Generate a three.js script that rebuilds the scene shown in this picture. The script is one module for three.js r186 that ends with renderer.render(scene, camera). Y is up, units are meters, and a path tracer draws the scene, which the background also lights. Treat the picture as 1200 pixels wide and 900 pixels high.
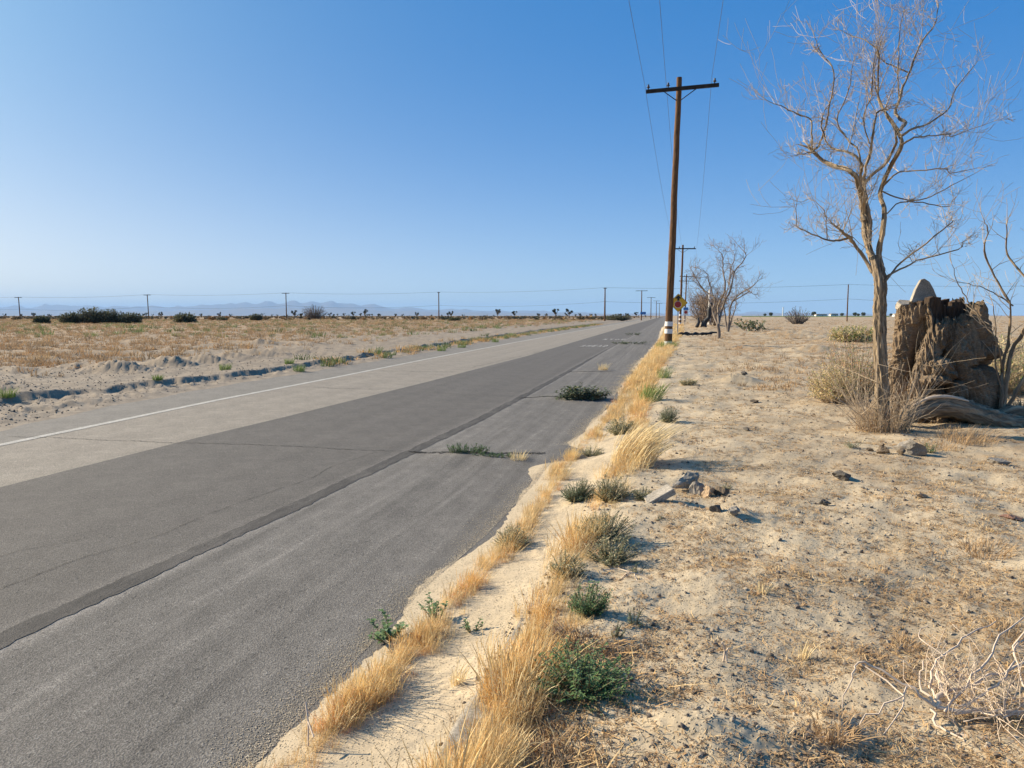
import * as THREE from 'three';
import { mergeGeometries, mergeVertices } from 'three/addons/utils/BufferGeometryUtils.js';
import { FontLoader } from 'three/addons/loaders/FontLoader.js';
import { TextGeometry } from 'three/addons/geometries/TextGeometry.js';
import { createNoise2D, createNoise3D } from 'simplex-noise';

// ------------------------------------------------------------------ camera, sky, sun, exposure
const scene = new THREE.Scene();
const YAW = THREE.MathUtils.degToRad(11.656), PITCH = THREE.MathUtils.degToRad(5.29);
const camera = new THREE.PerspectiveCamera(55.02, 4 / 3, 0.05, 120000);
camera.position.set(0, 1.65, 0);
camera.rotation.order = 'YXZ';
camera.rotation.set(-PITCH, YAW, 0);

const renderer = new THREE.WebGLRenderer({ antialias: true });
renderer.setSize(1024, 768);
renderer.toneMapping = THREE.LinearToneMapping;
renderer.toneMappingExposure = 1.8;
renderer.shadowMap.enabled = true;

const SUN_EL = THREE.MathUtils.degToRad(27), SUN_AZ = THREE.MathUtils.degToRad(80);   // azimuth counted from -z towards -x
const sunDir = new THREE.Vector3(-Math.cos(SUN_EL) * Math.sin(SUN_AZ), Math.sin(SUN_EL), -Math.cos(SUN_EL) * Math.cos(SUN_AZ));
const sun = new THREE.DirectionalLight(new THREE.Color(1.0, 0.86, 0.66), 5.0);
sun.position.copy(sunDir).multiplyScalar(200);
sun.castShadow = true;
sun.shadow.mapSize.set(4096, 4096);
Object.assign(sun.shadow.camera, { left: -60, right: 60, top: 60, bottom: -60, near: 1, far: 500 });
scene.add(sun); scene.add(sun.target);

{ // clear afternoon sky: blue air, paler towards the horizon and towards the sun
  const W = 1024, Hh = 512, data = new Float32Array(W * Hh * 4), deg = 180 / Math.PI;
  for (let j = 0; j < Hh; j++) for (let i = 0; i < W; i++) {
    const el = ((j + 0.5) / Hh - 0.5) * Math.PI, az = ((i + 0.5) / W - 0.5) * 2 * Math.PI;
    const dx = Math.cos(az) * Math.cos(el), dz = Math.sin(az) * Math.cos(el), dy = Math.sin(el);
    const gam = Math.acos(Math.min(1, Math.max(-1, dx * sunDir.x + dy * sunDir.y + dz * sunDir.z))) * deg;
    const e = Math.max(0, el * deg);
    const g = Math.min(6, Math.exp(-(gam - 31) / 17)), gh = Math.min(3.5, Math.exp(-(gam - 41) / 24));
    const up = 0.78 + 0.56 * Math.exp(-e / 14), t = Math.exp(-e / 6.8);
    const zen = [0.245 * g * up, (0.205 + 0.33 * g) * up, (0.645 + 0.26 * g) * up];
    const hor = [0.41 + 0.86 * gh, 0.71 + 0.55 * gh, 0.90 + 0.16 * gh];
    const o = (j * W + i) * 4;
    for (let k = 0; k < 3; k++) data[o + k] = (zen[k] + (hor[k] - zen[k]) * t) / 1.8;
    data[o + 3] = 1;
  }
  const sky = new THREE.DataTexture(data, W, Hh, THREE.RGBAFormat, THREE.FloatType);
  sky.mapping = THREE.EquirectangularReflectionMapping;
  sky.magFilter = THREE.LinearFilter; sky.minFilter = THREE.LinearFilter; sky.wrapS = THREE.RepeatWrapping;
  sky.needsUpdate = true;
  scene.background = sky; scene.environment = sky;
}

// ------------------------------------------------------------------ helpers
function rngOf(seed) { let a = seed >>> 0; return () => { a = (a + 0x6D2B79F5) | 0; let t = Math.imul(a ^ (a >>> 15), 1 | a); t = (t + Math.imul(t ^ (t >>> 7), 61 | t)) ^ t; return ((t ^ (t >>> 14)) >>> 0) / 4294967296; }; }
const n2 = createNoise2D(rngOf(11)), n3 = createNoise3D(rngOf(23));
const fbm = (x, y, o = 4) => { let s = 0, a = 0.5, f = 1; for (let i = 0; i < o; i++) { s += a * n2(x * f + i * 17.3, y * f - i * 9.1); a *= 0.5; f *= 2.03; } return s; };
const clamp = (x, a = 0, b = 1) => Math.min(b, Math.max(a, x));
const sstep = (a, b, x) => { const t = clamp((x - a) / (b - a)); return t * t * (3 - 2 * t); };
const mix = (a, b, t) => a + (b - a) * t;
const table = (T) => (x) => { if (x <= T[0][0]) return T[0][1]; for (let i = 1; i < T.length; i++) if (x <= T[i][0]) { const t = (x - T[i - 1][0]) / (T[i][0] - T[i - 1][0]); return mix(T[i - 1][1], T[i][1], t); } return T[T.length - 1][1]; };
const V = (x, y, z) => new THREE.Vector3(x, y, z);
const taken = new Map();
function numbered(n) { const k = taken.get(n) || 0; taken.set(n, k + 1); return k ? `${n}_${String(k).padStart(3, '0')}` : n; }
function tag(o, label, category, group) { o.userData.label = label; o.userData.category = category; if (group) o.userData.group = group; return o; }
function shade(o) { o.traverse(c => { if (c.isMesh) { c.castShadow = true; c.receiveShadow = true; } }); return o; }
function thing(name, label, category, [x, y, z] = [0, 0, 0], turn = 0, group) {
  const o = new THREE.Group(); o.name = numbered(name); o.position.set(x, y, z); o.rotation.y = turn; scene.add(o);
  return tag(o, label, category, group);
}
function part(name, geo, mat, parent) { const m = new THREE.Mesh(geo, mat); m.name = name; m.castShadow = m.receiveShadow = true; parent.add(m); return m; }
function single(name, geo, mat, label, category, group) { const m = new THREE.Mesh(geo, mat); m.name = numbered(name); m.castShadow = m.receiveShadow = true; scene.add(m); return tag(m, label, category, group); }
function structure(name, geo, mat) { const m = new THREE.Mesh(geo, mat); m.name = name; m.castShadow = m.receiveShadow = true; m.userData.kind = 'structure'; scene.add(m); return m; }
function copyOf(root, [x, y, z], turn, scale, label, group) {
  const r = root.clone(); r.name = numbered(root.name.replace(/_\d{3}$/, '')); r.userData = { ...root.userData }; r.position.set(x, y, z); r.rotation.y = turn; r.scale.setScalar(scale);
  if (label) r.userData.label = label; if (group) r.userData.group = group; scene.add(r); return r;
}
class Builder { // gathers tubes, ribbons and facets
  constructor() { this.p = []; this.uv = []; this.c = []; this.ix = []; this.col = null; }
  v(x, y, z, u = 0, w = 0) { this.p.push(x, y, z); this.uv.push(u, w); if (this.col) this.c.push(this.col[0], this.col[1], this.col[2]); return this.p.length / 3 - 1; }
  tube(pts, rad, sides = 5, cap = true) {
    const n = pts.length; let T = pts[1].clone().sub(pts[0]).normalize();
    let N = Math.abs(T.y) < 0.9 ? V(0, 1, 0) : V(1, 0, 0); N.sub(T.clone().multiplyScalar(N.dot(T))).normalize();
    let len = 0; const first = this.p.length / 3;
    for (let i = 0; i < n; i++) {
      if (i) len += pts[i].distanceTo(pts[i - 1]);
      T = pts[Math.min(n - 1, i + 1)].clone().sub(pts[Math.max(0, i - 1)]).normalize();
      N.sub(T.clone().multiplyScalar(N.dot(T))).normalize();
      const B = T.clone().cross(N), r = typeof rad === 'number' ? rad : rad[i];
      for (let k = 0; k <= sides; k++) {
        const a = k / sides * Math.PI * 2, c = Math.cos(a) * r, s = Math.sin(a) * r;
        this.v(pts[i].x + N.x * c + B.x * s, pts[i].y + N.y * c + B.y * s, pts[i].z + N.z * c + B.z * s, k / sides * 6.28 * Math.max(r, 0.02), len);
      }
    }
    const w = sides + 1;
    for (let i = 0; i < n - 1; i++) for (let k = 0; k < sides; k++) { const a = first + i * w + k; this.ix.push(a, a + 1, a + w, a + 1, a + w + 1, a + w); }
    if (cap) for (const e of [0, n - 1]) { const c = this.v(pts[e].x, pts[e].y, pts[e].z); for (let k = 0; k < sides; k++) { const a = first + e * w + k; e ? this.ix.push(a, a + 1, c) : this.ix.push(a + 1, a, c); } }
    return this;
  }
  ribbon(pts, wid, side) { // flat tapering blade
    const n = pts.length, first = this.p.length / 3;
    for (let i = 0; i < n; i++) { const w = wid[i] / 2; this.v(pts[i].x - side.x * w, pts[i].y - side.y * w, pts[i].z - side.z * w, 0, i / n); this.v(pts[i].x + side.x * w, pts[i].y + side.y * w, pts[i].z + side.z * w, 1, i / n); }
    for (let i = 0; i < n - 1; i++) { const a = first + 2 * i; this.ix.push(a, a + 1, a + 2, a + 1, a + 3, a + 2); }
    return this;
  }
  leaf(at, dir, up, L, Wd) { // four-point folded leaf
    const s = dir.clone().cross(up).normalize().multiplyScalar(Wd / 2), m = at.clone().addScaledVector(dir, L * 0.45), e = at.clone().addScaledVector(dir, L).addScaledVector(up, -L * 0.12);
    const a = this.v(at.x, at.y, at.z), b = this.v(m.x + s.x + up.x * Wd * 0.2, m.y + s.y + up.y * Wd * 0.2, m.z + s.z + up.z * Wd * 0.2), c = this.v(m.x - s.x + up.x * Wd * 0.2, m.y - s.y + up.y * Wd * 0.2, m.z - s.z + up.z * Wd * 0.2), d = this.v(e.x, e.y, e.z), f = this.v(m.x, m.y, m.z);
    this.ix.push(a, b, f, a, f, c, f, b, d, f, d, c); return this;
  }
  geo() {
    const g = new THREE.BufferGeometry();
    g.setAttribute('position', new THREE.Float32BufferAttribute(this.p, 3)); g.setAttribute('uv', new THREE.Float32BufferAttribute(this.uv, 2));
    if (this.c.length) g.setAttribute('color', new THREE.Float32BufferAttribute(this.c, 3));
    g.setIndex(this.ix); g.computeVertexNormals(); return g;
  }
}
const smoothPath = (pts, per = 3) => { const c = new THREE.CatmullRomCurve3(pts, false, 'centripetal'); return c.getPoints((pts.length - 1) * per); };
const lerpList = (a, n) => Array.from({ length: n }, (_, i) => { const t = i / (n - 1) * (a.length - 1), k = Math.min(a.length - 2, Math.floor(t)); return mix(a[k], a[k + 1], t - k); });

// ------------------------------------------------------------------ textures (fine grain only)
function periodic(seed) { // tileable value noise
  const R = rngOf(seed), N = 256, t = new Float32Array(N * N); for (let i = 0; i < N * N; i++) t[i] = R();
  return (x, y, px, py) => { const xi = Math.floor(x), yi = Math.floor(y), fx = x - xi, fy = y - yi, u = fx * fx * (3 - 2 * fx), w = fy * fy * (3 - 2 * fy);
    const g = (a, b) => t[(((b % py) + py) % py % N) * N + (((a % px) + px) % px % N)];
    return mix(mix(g(xi, yi), g(xi + 1, yi), u), mix(g(xi, yi + 1), g(xi + 1, yi + 1), u), w); };
}
function tex(S, fn, srgb) {
  const d = new Uint8Array(S * S * 4);
  for (let j = 0; j < S; j++) for (let i = 0; i < S; i++) { const c = fn(i / S, j / S), o = (j * S + i) * 4; for (let k = 0; k < 3; k++) d[o + k] = clamp((Array.isArray(c) ? c[k] : c) * 255, 0, 255); d[o + 3] = 255; }
  const t = new THREE.DataTexture(d, S, S); t.wrapS = t.wrapT = THREE.RepeatWrapping; t.magFilter = THREE.LinearFilter; t.minFilter = THREE.LinearMipmapLinearFilter; t.generateMipmaps = true; t.anisotropy = 8;
  if (srgb) t.colorSpace = THREE.SRGBColorSpace; t.needsUpdate = true; return t;
}
const pn = periodic(5), pn2 = periodic(77);
const oct = (f, u, v, p, o) => { let s = 0, a = 0.5, n = 0; for (let i = 0; i < o; i++) { s += a * f(u * p, v * p, p, p); n += a; a *= 0.6; p *= 2; } return s / n; };
// sand: 2 m tile; tint texture near white, multiplied with vertex colours
const rs = rngOf(3);
const speck = new Float32Array(1024 * 1024);
for (let k = 0; k < 26000; k++) { const x = Math.floor(rs() * 1024), y = Math.floor(rs() * 1024), r = rs() < 0.8 ? 1 : 2, v = rs() < 0.6 ? -0.35 - 0.4 * rs() : 0.25 * rs(); for (let a = -r; a <= r; a++) for (let b = -r; b <= r; b++) if (a * a + b * b <= r * r) speck[((y + a + 1024) % 1024) * 1024 + (x + b + 1024) % 1024] = v; }
const sandMap = tex(1024, (u, v) => {
  const a = oct(pn, u, v, 8, 4), b = pn2(u * 512, v * 512, 512 % 256 || 256, 256), s = speck[Math.floor(v * 1024) * 1024 + Math.floor(u * 1024)];
  const l = 0.94 + 0.14 * (a - 0.5) + 0.12 * (b - 0.5) + s * 0.42;
  return [l, l * 0.985, l * 0.965];
}, true);
const sandBump = tex(1024, (u, v) => { const a = oct(pn, u, v, 16, 5), r = oct(pn2, u, v, 5, 2), w = 0.5 + 0.5 * Math.sin((v * 34 + r * 5 + u * 3 * 0) * 6.283); const s = speck[Math.floor(v * 1024) * 1024 + Math.floor(u * 1024)]; return 0.15 + 0.55 * a + 0.10 * w + Math.abs(s) * 0.5; });
// asphalt: 1 m tile of aggregate and bitumen
const stoneId = periodic(91);
function asphaltFn(lo, hi) {
  return (u, v) => {
    const a = stoneId(u * 230, v * 230, 230, 230), b = pn2(u * 118 + 7, v * 118, 118, 118), c = oct(pn, u, v, 6, 3);
    let l = mix(lo, hi, clamp((a - 0.28) * 1.5)) + (b > 0.84 ? 0.17 : 0) - (b < 0.13 ? 0.2 : 0) + 0.1 * (c - 0.5);
    return [l, l * 0.985, l * 0.96];
  };
}
const asphaltMap = tex(1024, asphaltFn(0.68, 0.98), true);
const asphaltBump = tex(1024, (u, v) => { const a = stoneId(u * 230, v * 230, 230, 230), b = pn2(u * 118 + 7, v * 118, 118, 118); return clamp(0.2 + 0.6 * a + (b > 0.86 ? 0.2 : 0) - (b < 0.12 ? 0.3 : 0)); });
// bark: streaks along v
const barkMap = tex(512, (u, v) => { const a = oct((x, y, p) => pn(x, y * 0.25, p, Math.max(1, p >> 2)), u, v, 16, 4), b = oct(pn2, u, v, 4, 2); const l = 0.80 + 0.75 * (a - 0.5) + 0.2 * (b - 0.5); return [l, l * 0.97, l * 0.92]; }, true);
const barkBump = tex(512, (u, v) => oct((x, y, p) => pn(x, y * 0.25, p, Math.max(1, p >> 2)), u, v, 16, 4));
barkMap.repeat.set(3, 1.2); barkBump.repeat.set(3, 1.2);
const mottle = tex(512, (u, v) => { const a = oct(pn, u, v, 4, 5), b = pn2(u * 128, v * 128, 128, 128); const l = 0.72 + 0.42 * (a - 0.5) + 0.22 * (b - 0.5); return [l, l * 0.985, l * 0.96]; }, true);
const mottleBump = tex(512, (u, v) => oct(pn2, u, v, 8, 5));

// ------------------------------------------------------------------ materials
const std = (o) => new THREE.MeshStandardMaterial({ roughness: 0.95, metalness: 0, side: THREE.DoubleSide, ...o });
const rgb = (r, g, b) => new THREE.Color().setRGB(r, g, b);
const leafy = (c) => new THREE.MeshPhysicalMaterial({ color: c, roughness: 0.95, transmission: 0.3, thickness: 0, side: THREE.DoubleSide, vertexColors: false });
const M = {
  sand: std({ map: sandMap, bumpMap: sandBump, bumpScale: 0.007, vertexColors: true, roughness: 1 }),
  asphalt: std({ map: asphaltMap, bumpMap: asphaltBump, bumpScale: 0.004, vertexColors: true, roughness: 0.92 }),
  crack: std({ color: rgb(0.035, 0.032, 0.028), roughness: 1 }),
  paint: std({ color: rgb(0.62, 0.60, 0.56), map: asphaltMap, bumpMap: asphaltBump, bumpScale: 0.002, roughness: 0.85 }),
  pole: std({ color: rgb(0.22, 0.115, 0.05), map: barkMap, bumpMap: barkBump, bumpScale: 0.012 }),
  arm: std({ color: rgb(0.05, 0.04, 0.032), map: barkMap, bumpMap: barkBump, bumpScale: 0.006 }),
  white: std({ color: rgb(0.70, 0.68, 0.64), roughness: 0.6 }),
  steel: std({ color: rgb(0.33, 0.33, 0.34), roughness: 0.5, metalness: 0.6 }),
  porcelain: std({ color: rgb(0.05, 0.035, 0.03), roughness: 0.3 }),
  wire: std({ color: rgb(0.10, 0.10, 0.11), roughness: 0.6 }),
  yellow: std({ color: rgb(0.66, 0.36, 0.015), roughness: 0.55 }),
  black: std({ color: rgb(0.015, 0.015, 0.015), roughness: 0.7 }),
  red: std({ color: rgb(0.30, 0.022, 0.022), roughness: 0.55 }),
  blue: std({ color: rgb(0.03, 0.16, 0.42), roughness: 0.5 }),
  bark: std({ color: rgb(0.46, 0.37, 0.265), map: barkMap, bumpMap: barkBump, bumpScale: 0.02 }),
  twig: std({ color: rgb(0.42, 0.33, 0.23), roughness: 0.9 }),
  twigBrown: std({ color: rgb(0.25, 0.18, 0.125), roughness: 0.9 }),
  twigGrey: std({ color: rgb(0.20, 0.16, 0.125), roughness: 0.9 }),
  stump: std({ color: rgb(0.36, 0.262, 0.168), map: mottle, bumpMap: mottleBump, bumpScale: 0.015, vertexColors: false }),
  heart: std({ color: rgb(0.15, 0.10, 0.065), map: barkMap, bumpMap: barkBump, bumpScale: 0.02 }),
  logWood: std({ color: rgb(0.42, 0.33, 0.235), map: barkMap, bumpMap: barkBump, bumpScale: 0.02 }),
  pale: std({ color: rgb(0.60, 0.48, 0.36), roughness: 0.85 }),
  concrete: std({ color: rgb(0.62, 0.56, 0.47), map: mottle, bumpMap: mottleBump, bumpScale: 0.006 }),
  rock: std({ color: rgb(0.46, 0.42, 0.365), map: mottle, bumpMap: mottleBump, bumpScale: 0.012 }),
  rockDark: std({ color: rgb(0.21, 0.19, 0.165), map: mottle, bumpMap: mottleBump, bumpScale: 0.012 }),
  rockTan: std({ color: rgb(0.72, 0.53, 0.35), map: mottle, bumpMap: mottleBump, bumpScale: 0.012 }),
  rockRed: std({ color: rgb(0.42, 0.22, 0.14), map: mottle, bumpMap: mottleBump, bumpScale: 0.008 }),
  clod: std({ color: rgb(0.26, 0.20, 0.14), map: mottle, bumpMap: mottleBump, bumpScale: 0.02 }),
  straw: leafy(rgb(0.76, 0.60, 0.32)),
  strawRed: leafy(rgb(0.66, 0.37, 0.16)),
  deadGrass: leafy(rgb(0.48, 0.32, 0.16)),
  litter: std({ color: rgb(1, 1, 1), roughness: 1 }),
  field: leafy(rgb(1, 1, 1)),
  sage: leafy(rgb(0.19, 0.215, 0.105)),
  sageDark: leafy(rgb(0.11, 0.16, 0.065)),
  weed: leafy(rgb(0.10, 0.19, 0.05)),
  broad: leafy(rgb(0.085, 0.125, 0.05)),
  broadPale: leafy(rgb(0.34, 0.32, 0.14)),
  greenGrass: leafy(rgb(0.20, 0.27, 0.06)),
  stem: std({ color: rgb(0.22, 0.19, 0.10) }),
  creosote: leafy(rgb(0.115, 0.12, 0.055)),
  farGreen: std({ color: rgb(0.075, 0.085, 0.055), roughness: 1 }),
  rubber: std({ color: rgb(0.022, 0.021, 0.021), roughness: 0.65 }),
  hill: std({ color: rgb(0.19, 0.165, 0.15), roughness: 1 }),
  crop: std({ color: rgb(0.10, 0.15, 0.05), roughness: 1 }),
};

// ------------------------------------------------------------------ road lines (metres; d = distance ahead, -z)
const xR = table([[-6, -1.6], [2.3, -1.54], [4.1, -1.49], [5.3, -1.38], [6.9, -1.32], [8.2, -1.3], [12.6, -1.1], [24, -1.02], [49, -0.56], [100, -0.3], [180, 0], [400, 0.5], [6000, 1]]);
const xL = table([[-6, -8.6], [2, -8.8], [8.8, -9.33], [11.8, -9.9], [16, -10.2], [22, -10.2], [36, -10.6], [64, -11.0], [100, -11.2], [6000, -11.5]]);
const xW = table([[-6, -8.15], [7.8, -8.29], [10.1, -8.4], [12.8, -8.55], [18.7, -8.63], [26.8, -8.85], [43.9, -9.05], [100, -9.2], [6000, -9.2]]);
const xD = table([[-6, -6.3], [5.8, -6.23], [8.8, -6.16], [10.8, -6.04], [17.5, -5.77], [30, -5.5], [60, -5.6], [145, -5.8], [6000, -5.8]]);
const xS = table([[-6, -3.4], [2.9, -3.28], [4.3, -3.2], [5.8, -3.09], [8.4, -2.98], [11, -2.86], [18.5, -2.77], [32, -2.74], [60, -2.6], [146, -2.3], [6000, -2.2]]);
const xLedge = table([[-6, -12.5], [8, -12.1], [12.9, -11.58], [14.8, -11.4], [16.3, -11.13], [18.5, -11.06], [24, -11.2], [33, -11.7], [48, -12.3], [90, -13.2], [6000, -14]]);

// ------------------------------------------------------------------ terrain height
const mounds = [[-13.1, -12.3, 0.30, 0.7, 0.6], [-16.2, -15.9, 0.26, 0.8, 0.5], [-15.6, -17.1, 0.28, 0.7, 0.5], [-14.1, -16.9, 0.50, 0.75, 0.6], [-14.9, -17.6, 0.22, 1.0, 0.5], [-14.4, -19.3, 0.46, 0.75, 0.5], [-14.3, -20.9, 0.42, 0.9, 0.45], [-14.3, -22.6, 0.36, 0.9, 0.5], [-14.5, -24.5, 0.34, 1.2, 0.55], [-15.1, -26.8, 0.26, 1.4, 0.6], [-15.6, -30, 0.2, 1.4, 0.8], [-19.2, -32.5, 0.5, 0.9, 0.6], [-17.6, -33.5, 0.25, 1.6, 0.8], [-16.9, -37, 0.22, 2.2, 0.9], [-15.6, -13.6, 0.22, 0.7, 0.5],
  [1.62, -16.9, 0.16, 0.5, 0.25], [0.50, -5.45, 0.075, 0.30, 0.16], [6.2, -32.5, 0.24, 1.1, 0.5], [3.9, -23, 0.12, 0.9, 0.5], [11, -47, 0.3, 2.2, 0.8], [8, -52, 0.25, 2.5, 0.8], [9.5, -60, 0.3, 3, 1], [0.62, -2.66, 0.07, 0.12, 0.10], [0.18, -2.55, 0.06, 0.30, 0.12], [5, -90, 0.55, 4, 16]];
function H(x, z) {
  const d = -z, near = d < 70 && d > -4;
  const wob = 0.08 * n2(d * 0.55, 3.1) + 0.018 * n2(d * 2.1, 8.2) + (d < 30 ? 0.012 * n2(d * 9, 1.7) + 0.008 * n2(d * 25, 6.7) : 0);
  const s = x - (xR(d) + wob + (d > 6.6 && d < 8.6 ? -0.28 * Math.exp(-Math.pow((d - 7.75) / 0.5, 2)) : 0));
  const t = (xL(d) + 1.2 * wob) - x;
  if (s < 0 && t < 0) return Math.max(-0.06, Math.max(s, t) * 0.16);
  const rr = Math.hypot(x, z);
  let h;
  if (s >= 0) {
    h = 0.085 * Math.min(s, 0.55) + 0.125 * sstep(0.45, 1.15, s) + 0.02 * sstep(1.2, 4, s);
    const a = sstep(0.12, 1.0, s), far = sstep(20, 60, rr);
    h += a * (0.05 * fbm(x * 0.45, z * 0.45 + 40, 3) + 0.016 * n2(x * 1.6 + 9, z * 1.6) + 0.03 * far * n2(x * 0.3, z * 0.3) + sstep(9, 22, rr) * (1 - sstep(80, 160, rr)) * 0.13 * Math.pow(Math.max(0, fbm(x * 0.55 + 7, z * 0.8, 3)), 1.3));
    if (rr < 40) { const q = sstep(0.3, 1.6, s); h += a * (0.004 + 0.006 * q * clamp(0.55 + 0.8 * n2(x * 0.8 + 3, z * 0.8))) * fbm(x * 4.6, z * 4.6, 3) + 0.0022 * a * n2(x * 17, z * 17) + q * 0.010 * Math.pow(Math.max(0, n2(x * 2.7 + 50, z * 3.2)), 2); }
    if (rr < 14) { const rip = Math.sin((z * 1.0 + 0.35 * x + 0.35 * n2(x * 1.5, z * 1.5)) * 34); h += 0.0035 * rip * sstep(0.12, 0.4, s) * (1 - 0.75 * sstep(0.9, 1.8, s)) * clamp(0.6 + n2(x * 0.9, z * 0.9)); }
  } else {
    const step = sstep(-0.06, 0.07, xLedge(d) + 0.12 * n2(d * 0.9, 5) - x), f = sstep(1.5, 9, t);
    h = 0.06 * Math.min(t, 0.8) + 0.19 * step * (0.7 + 0.3 * n2(d * 0.4, 2)) * sstep(8, 13, d) + 0.08 * f;
    h += sstep(0.1, 0.6, t) * (0.05 * fbm(x * 0.7, z * 0.7, 3) + (1 - step) * 0.12 * Math.max(0, fbm(x * 1.5, z * 2.2 + 7, 3)) * (1 - sstep(30, 60, d)) + f * (0.05 * fbm(x * 0.22, z * 0.22, 3) + (rr < 120 ? 0.06 * fbm(x * 1.1, z * 1.1, 3) : 0)));
  }
  if (near || (d > 70 && d < 130)) for (const m of mounds) { const dx = (x - m[0]) / m[3], dz = (z - m[1]) / m[4], q = dx * dx + dz * dz; if (q < 7) h += m[2] * (m[0] < -10 ? 0.6 : 1) * Math.exp(-q) * (1 + 0.3 * fbm(x * 2.2, z * 2.2, 2)) + (q < 3 ? 0.10 * m[2] * fbm(x * 9, z * 9, 2) : 0); }
  return h * (1 - sstep(300, 1200, rr) * 0.8);
}
const G = (x, z) => Math.max(H(x, z), x > xL(-z) - 0.3 && x < xR(-z) + 0.3 ? 0 : -1);

// ------------------------------------------------------------------ ground: one sheet to the horizon
{
  const rings = [0.5, 0.9, 1.3]; let r = 1.55;
  while (r < 42000) { rings.push(r); r += Math.min(0.0015 * r * r, 0.0105 * r, 0.33 + 0.016 * Math.max(0, r - 34)) + 0.002; if (r > 400) r *= 1.05; }
  const ang = []; let a = -180;
  while (a < 180) { ang.push(a); const k = Math.abs(a - 0); a += k < 37.5 ? 0.14 : k < 46 ? 0.4 : 3; }
  const na = ang.length, nr = rings.length, pos = new Float32Array(na * nr * 3), col = new Float32Array(na * nr * 3), uv = new Float32Array(na * nr * 2), ix = [];
  const pale = [0.585, 0.48, 0.325], grey = [0.41, 0.338, 0.232], rust = [0.41, 0.262, 0.125], tan = [0.37, 0.27, 0.165], earth = [0.36, 0.275, 0.185], lefty = [0.32, 0.262, 0.195];
  for (let i = 0; i < nr; i++) for (let j = 0; j < na; j++) {
    const th = THREE.MathUtils.degToRad(ang[j]) + YAW, R = rings[i], x = -Math.sin(th) * R, z = -Math.cos(th) * R, o = i * na + j;
    pos[o * 3] = x; pos[o * 3 + 1] = H(x, z); pos[o * 3 + 2] = z; uv[o * 2] = x / 2; uv[o * 2 + 1] = z / 2;
    const d = -z, s = x - xR(d), t = xL(d) - x, m = fbm(x * 0.35, z * 0.35, 4), m2 = fbm(x * 2.1 + 30, z * 2.1, 3), m3 = R < 60 ? n2(x * 9, z * 9) : 0;
    let c = [0, 0, 0];
    let kg, kr;
    if (s > -1) { kg = sstep(0.4, 2.6, s) * clamp(0.45 + 0.7 * m + 0.25 * m2); kr = sstep(1.2, 5, s) * clamp(0.16 + 0.6 * m2 + 0.5 * m) * 0.85 + sstep(7, 40, R) * clamp(0.5 + 0.7 * m) * 0.75 * sstep(0.5, 3, s); }
    else { kg = 0.5 * clamp(0.6 + m) * sstep(0.2, 2, t); kr = sstep(6, 14, t) * clamp(0.5 + 0.7 * m + 0.5 * m2) * 0.85 + sstep(14, 60, t) * 0.3; }
    kr = clamp(kr, 0, 0.9);
    let ke = 0; if (s < -1 && R < 60) for (const q of mounds) { if (q[0] > -10) break; const e = ((x - q[0]) / q[3]) ** 2 + ((z - q[1]) / q[4]) ** 2; if (e < 6) ke = Math.max(ke, Math.exp(-e * 0.45) * clamp(0.75 + 0.8 * m2)); }
    for (let k = 0; k < 3; k++) { c[k] = mix(s > -1 ? pale[k] : lefty[k] * (1 + 0.5 * m2), s > -1 ? grey[k] : lefty[k] * 0.82, kg); c[k] = mix(c[k], m2 > 0 ? rust[k] : tan[k], kr); c[k] = mix(c[k], earth[k], ke * 0.5); c[k] *= 1 + 0.06 * m3 + 0.05 * m; col[o * 3 + k] = c[k]; }
  }
  for (let i = 0; i < nr - 1; i++) for (let j = 0; j < na; j++) { const b = (j + 1) % na, p = i * na + j, q = i * na + b; ix.push(p, p + na, q, q, p + na, q + na); }
  const c0 = ix.length; // centre fan
  const g = new THREE.BufferGeometry();
  g.setAttribute('position', new THREE.BufferAttribute(pos, 3)); g.setAttribute('color', new THREE.BufferAttribute(col, 3)); g.setAttribute('uv', new THREE.BufferAttribute(uv, 2));
  g.setIndex(ix); g.computeVertexNormals();
  const n = g.attributes.normal; if (n.getY(na * 10) < 0) { for (let k = 0; k < ix.length; k += 3) { const q = ix[k]; ix[k] = ix[k + 1]; ix[k + 1] = q; } g.setIndex(ix); g.computeVertexNormals(); }
  structure('ground', g, M.sand);
  console.log('ground', na, nr, na * nr);
}

// ------------------------------------------------------------------ road
const road = new THREE.Group(); road.name = 'road'; road.userData.kind = 'structure'; scene.add(road);
function strip(name, left, right, y, nx, base, vary, d0 = -6, d1 = 5200, mat = M.asphalt) {
  const ds = []; let d = d0; while (d < d1) { ds.push(d); d += clamp(Math.abs(d) * 0.012, 0.05, 40); } ds.push(d1);
  const pos = [], col = [], uv = [], ix = [];
  ds.forEach((d, i) => { const a = left(d), b = right(d); for (let k = 0; k <= nx; k++) { const x = mix(a, b, k / nx); pos.push(x, typeof y === 'function' ? y(x, d) : y, -d); uv.push(x * 1.0, -d * 1.0); const c = vary(x, d, k / nx); col.push(base[0] * c, base[1] * c, base[2] * c); if (i && k < nx) { const p = (i - 1) * (nx + 1) + k, q = p + nx + 1; ix.push(p, p + 1, q, p + 1, q + 1, q); } } });
  const g = new THREE.BufferGeometry(); g.setAttribute('position', new THREE.Float32BufferAttribute(pos, 3)); g.setAttribute('color', new THREE.Float32BufferAttribute(col, 3)); g.setAttribute('uv', new THREE.Float32BufferAttribute(uv, 2)); g.setIndex(ix); g.computeVertexNormals();
  return part(name, g, mat, road);
}
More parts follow.
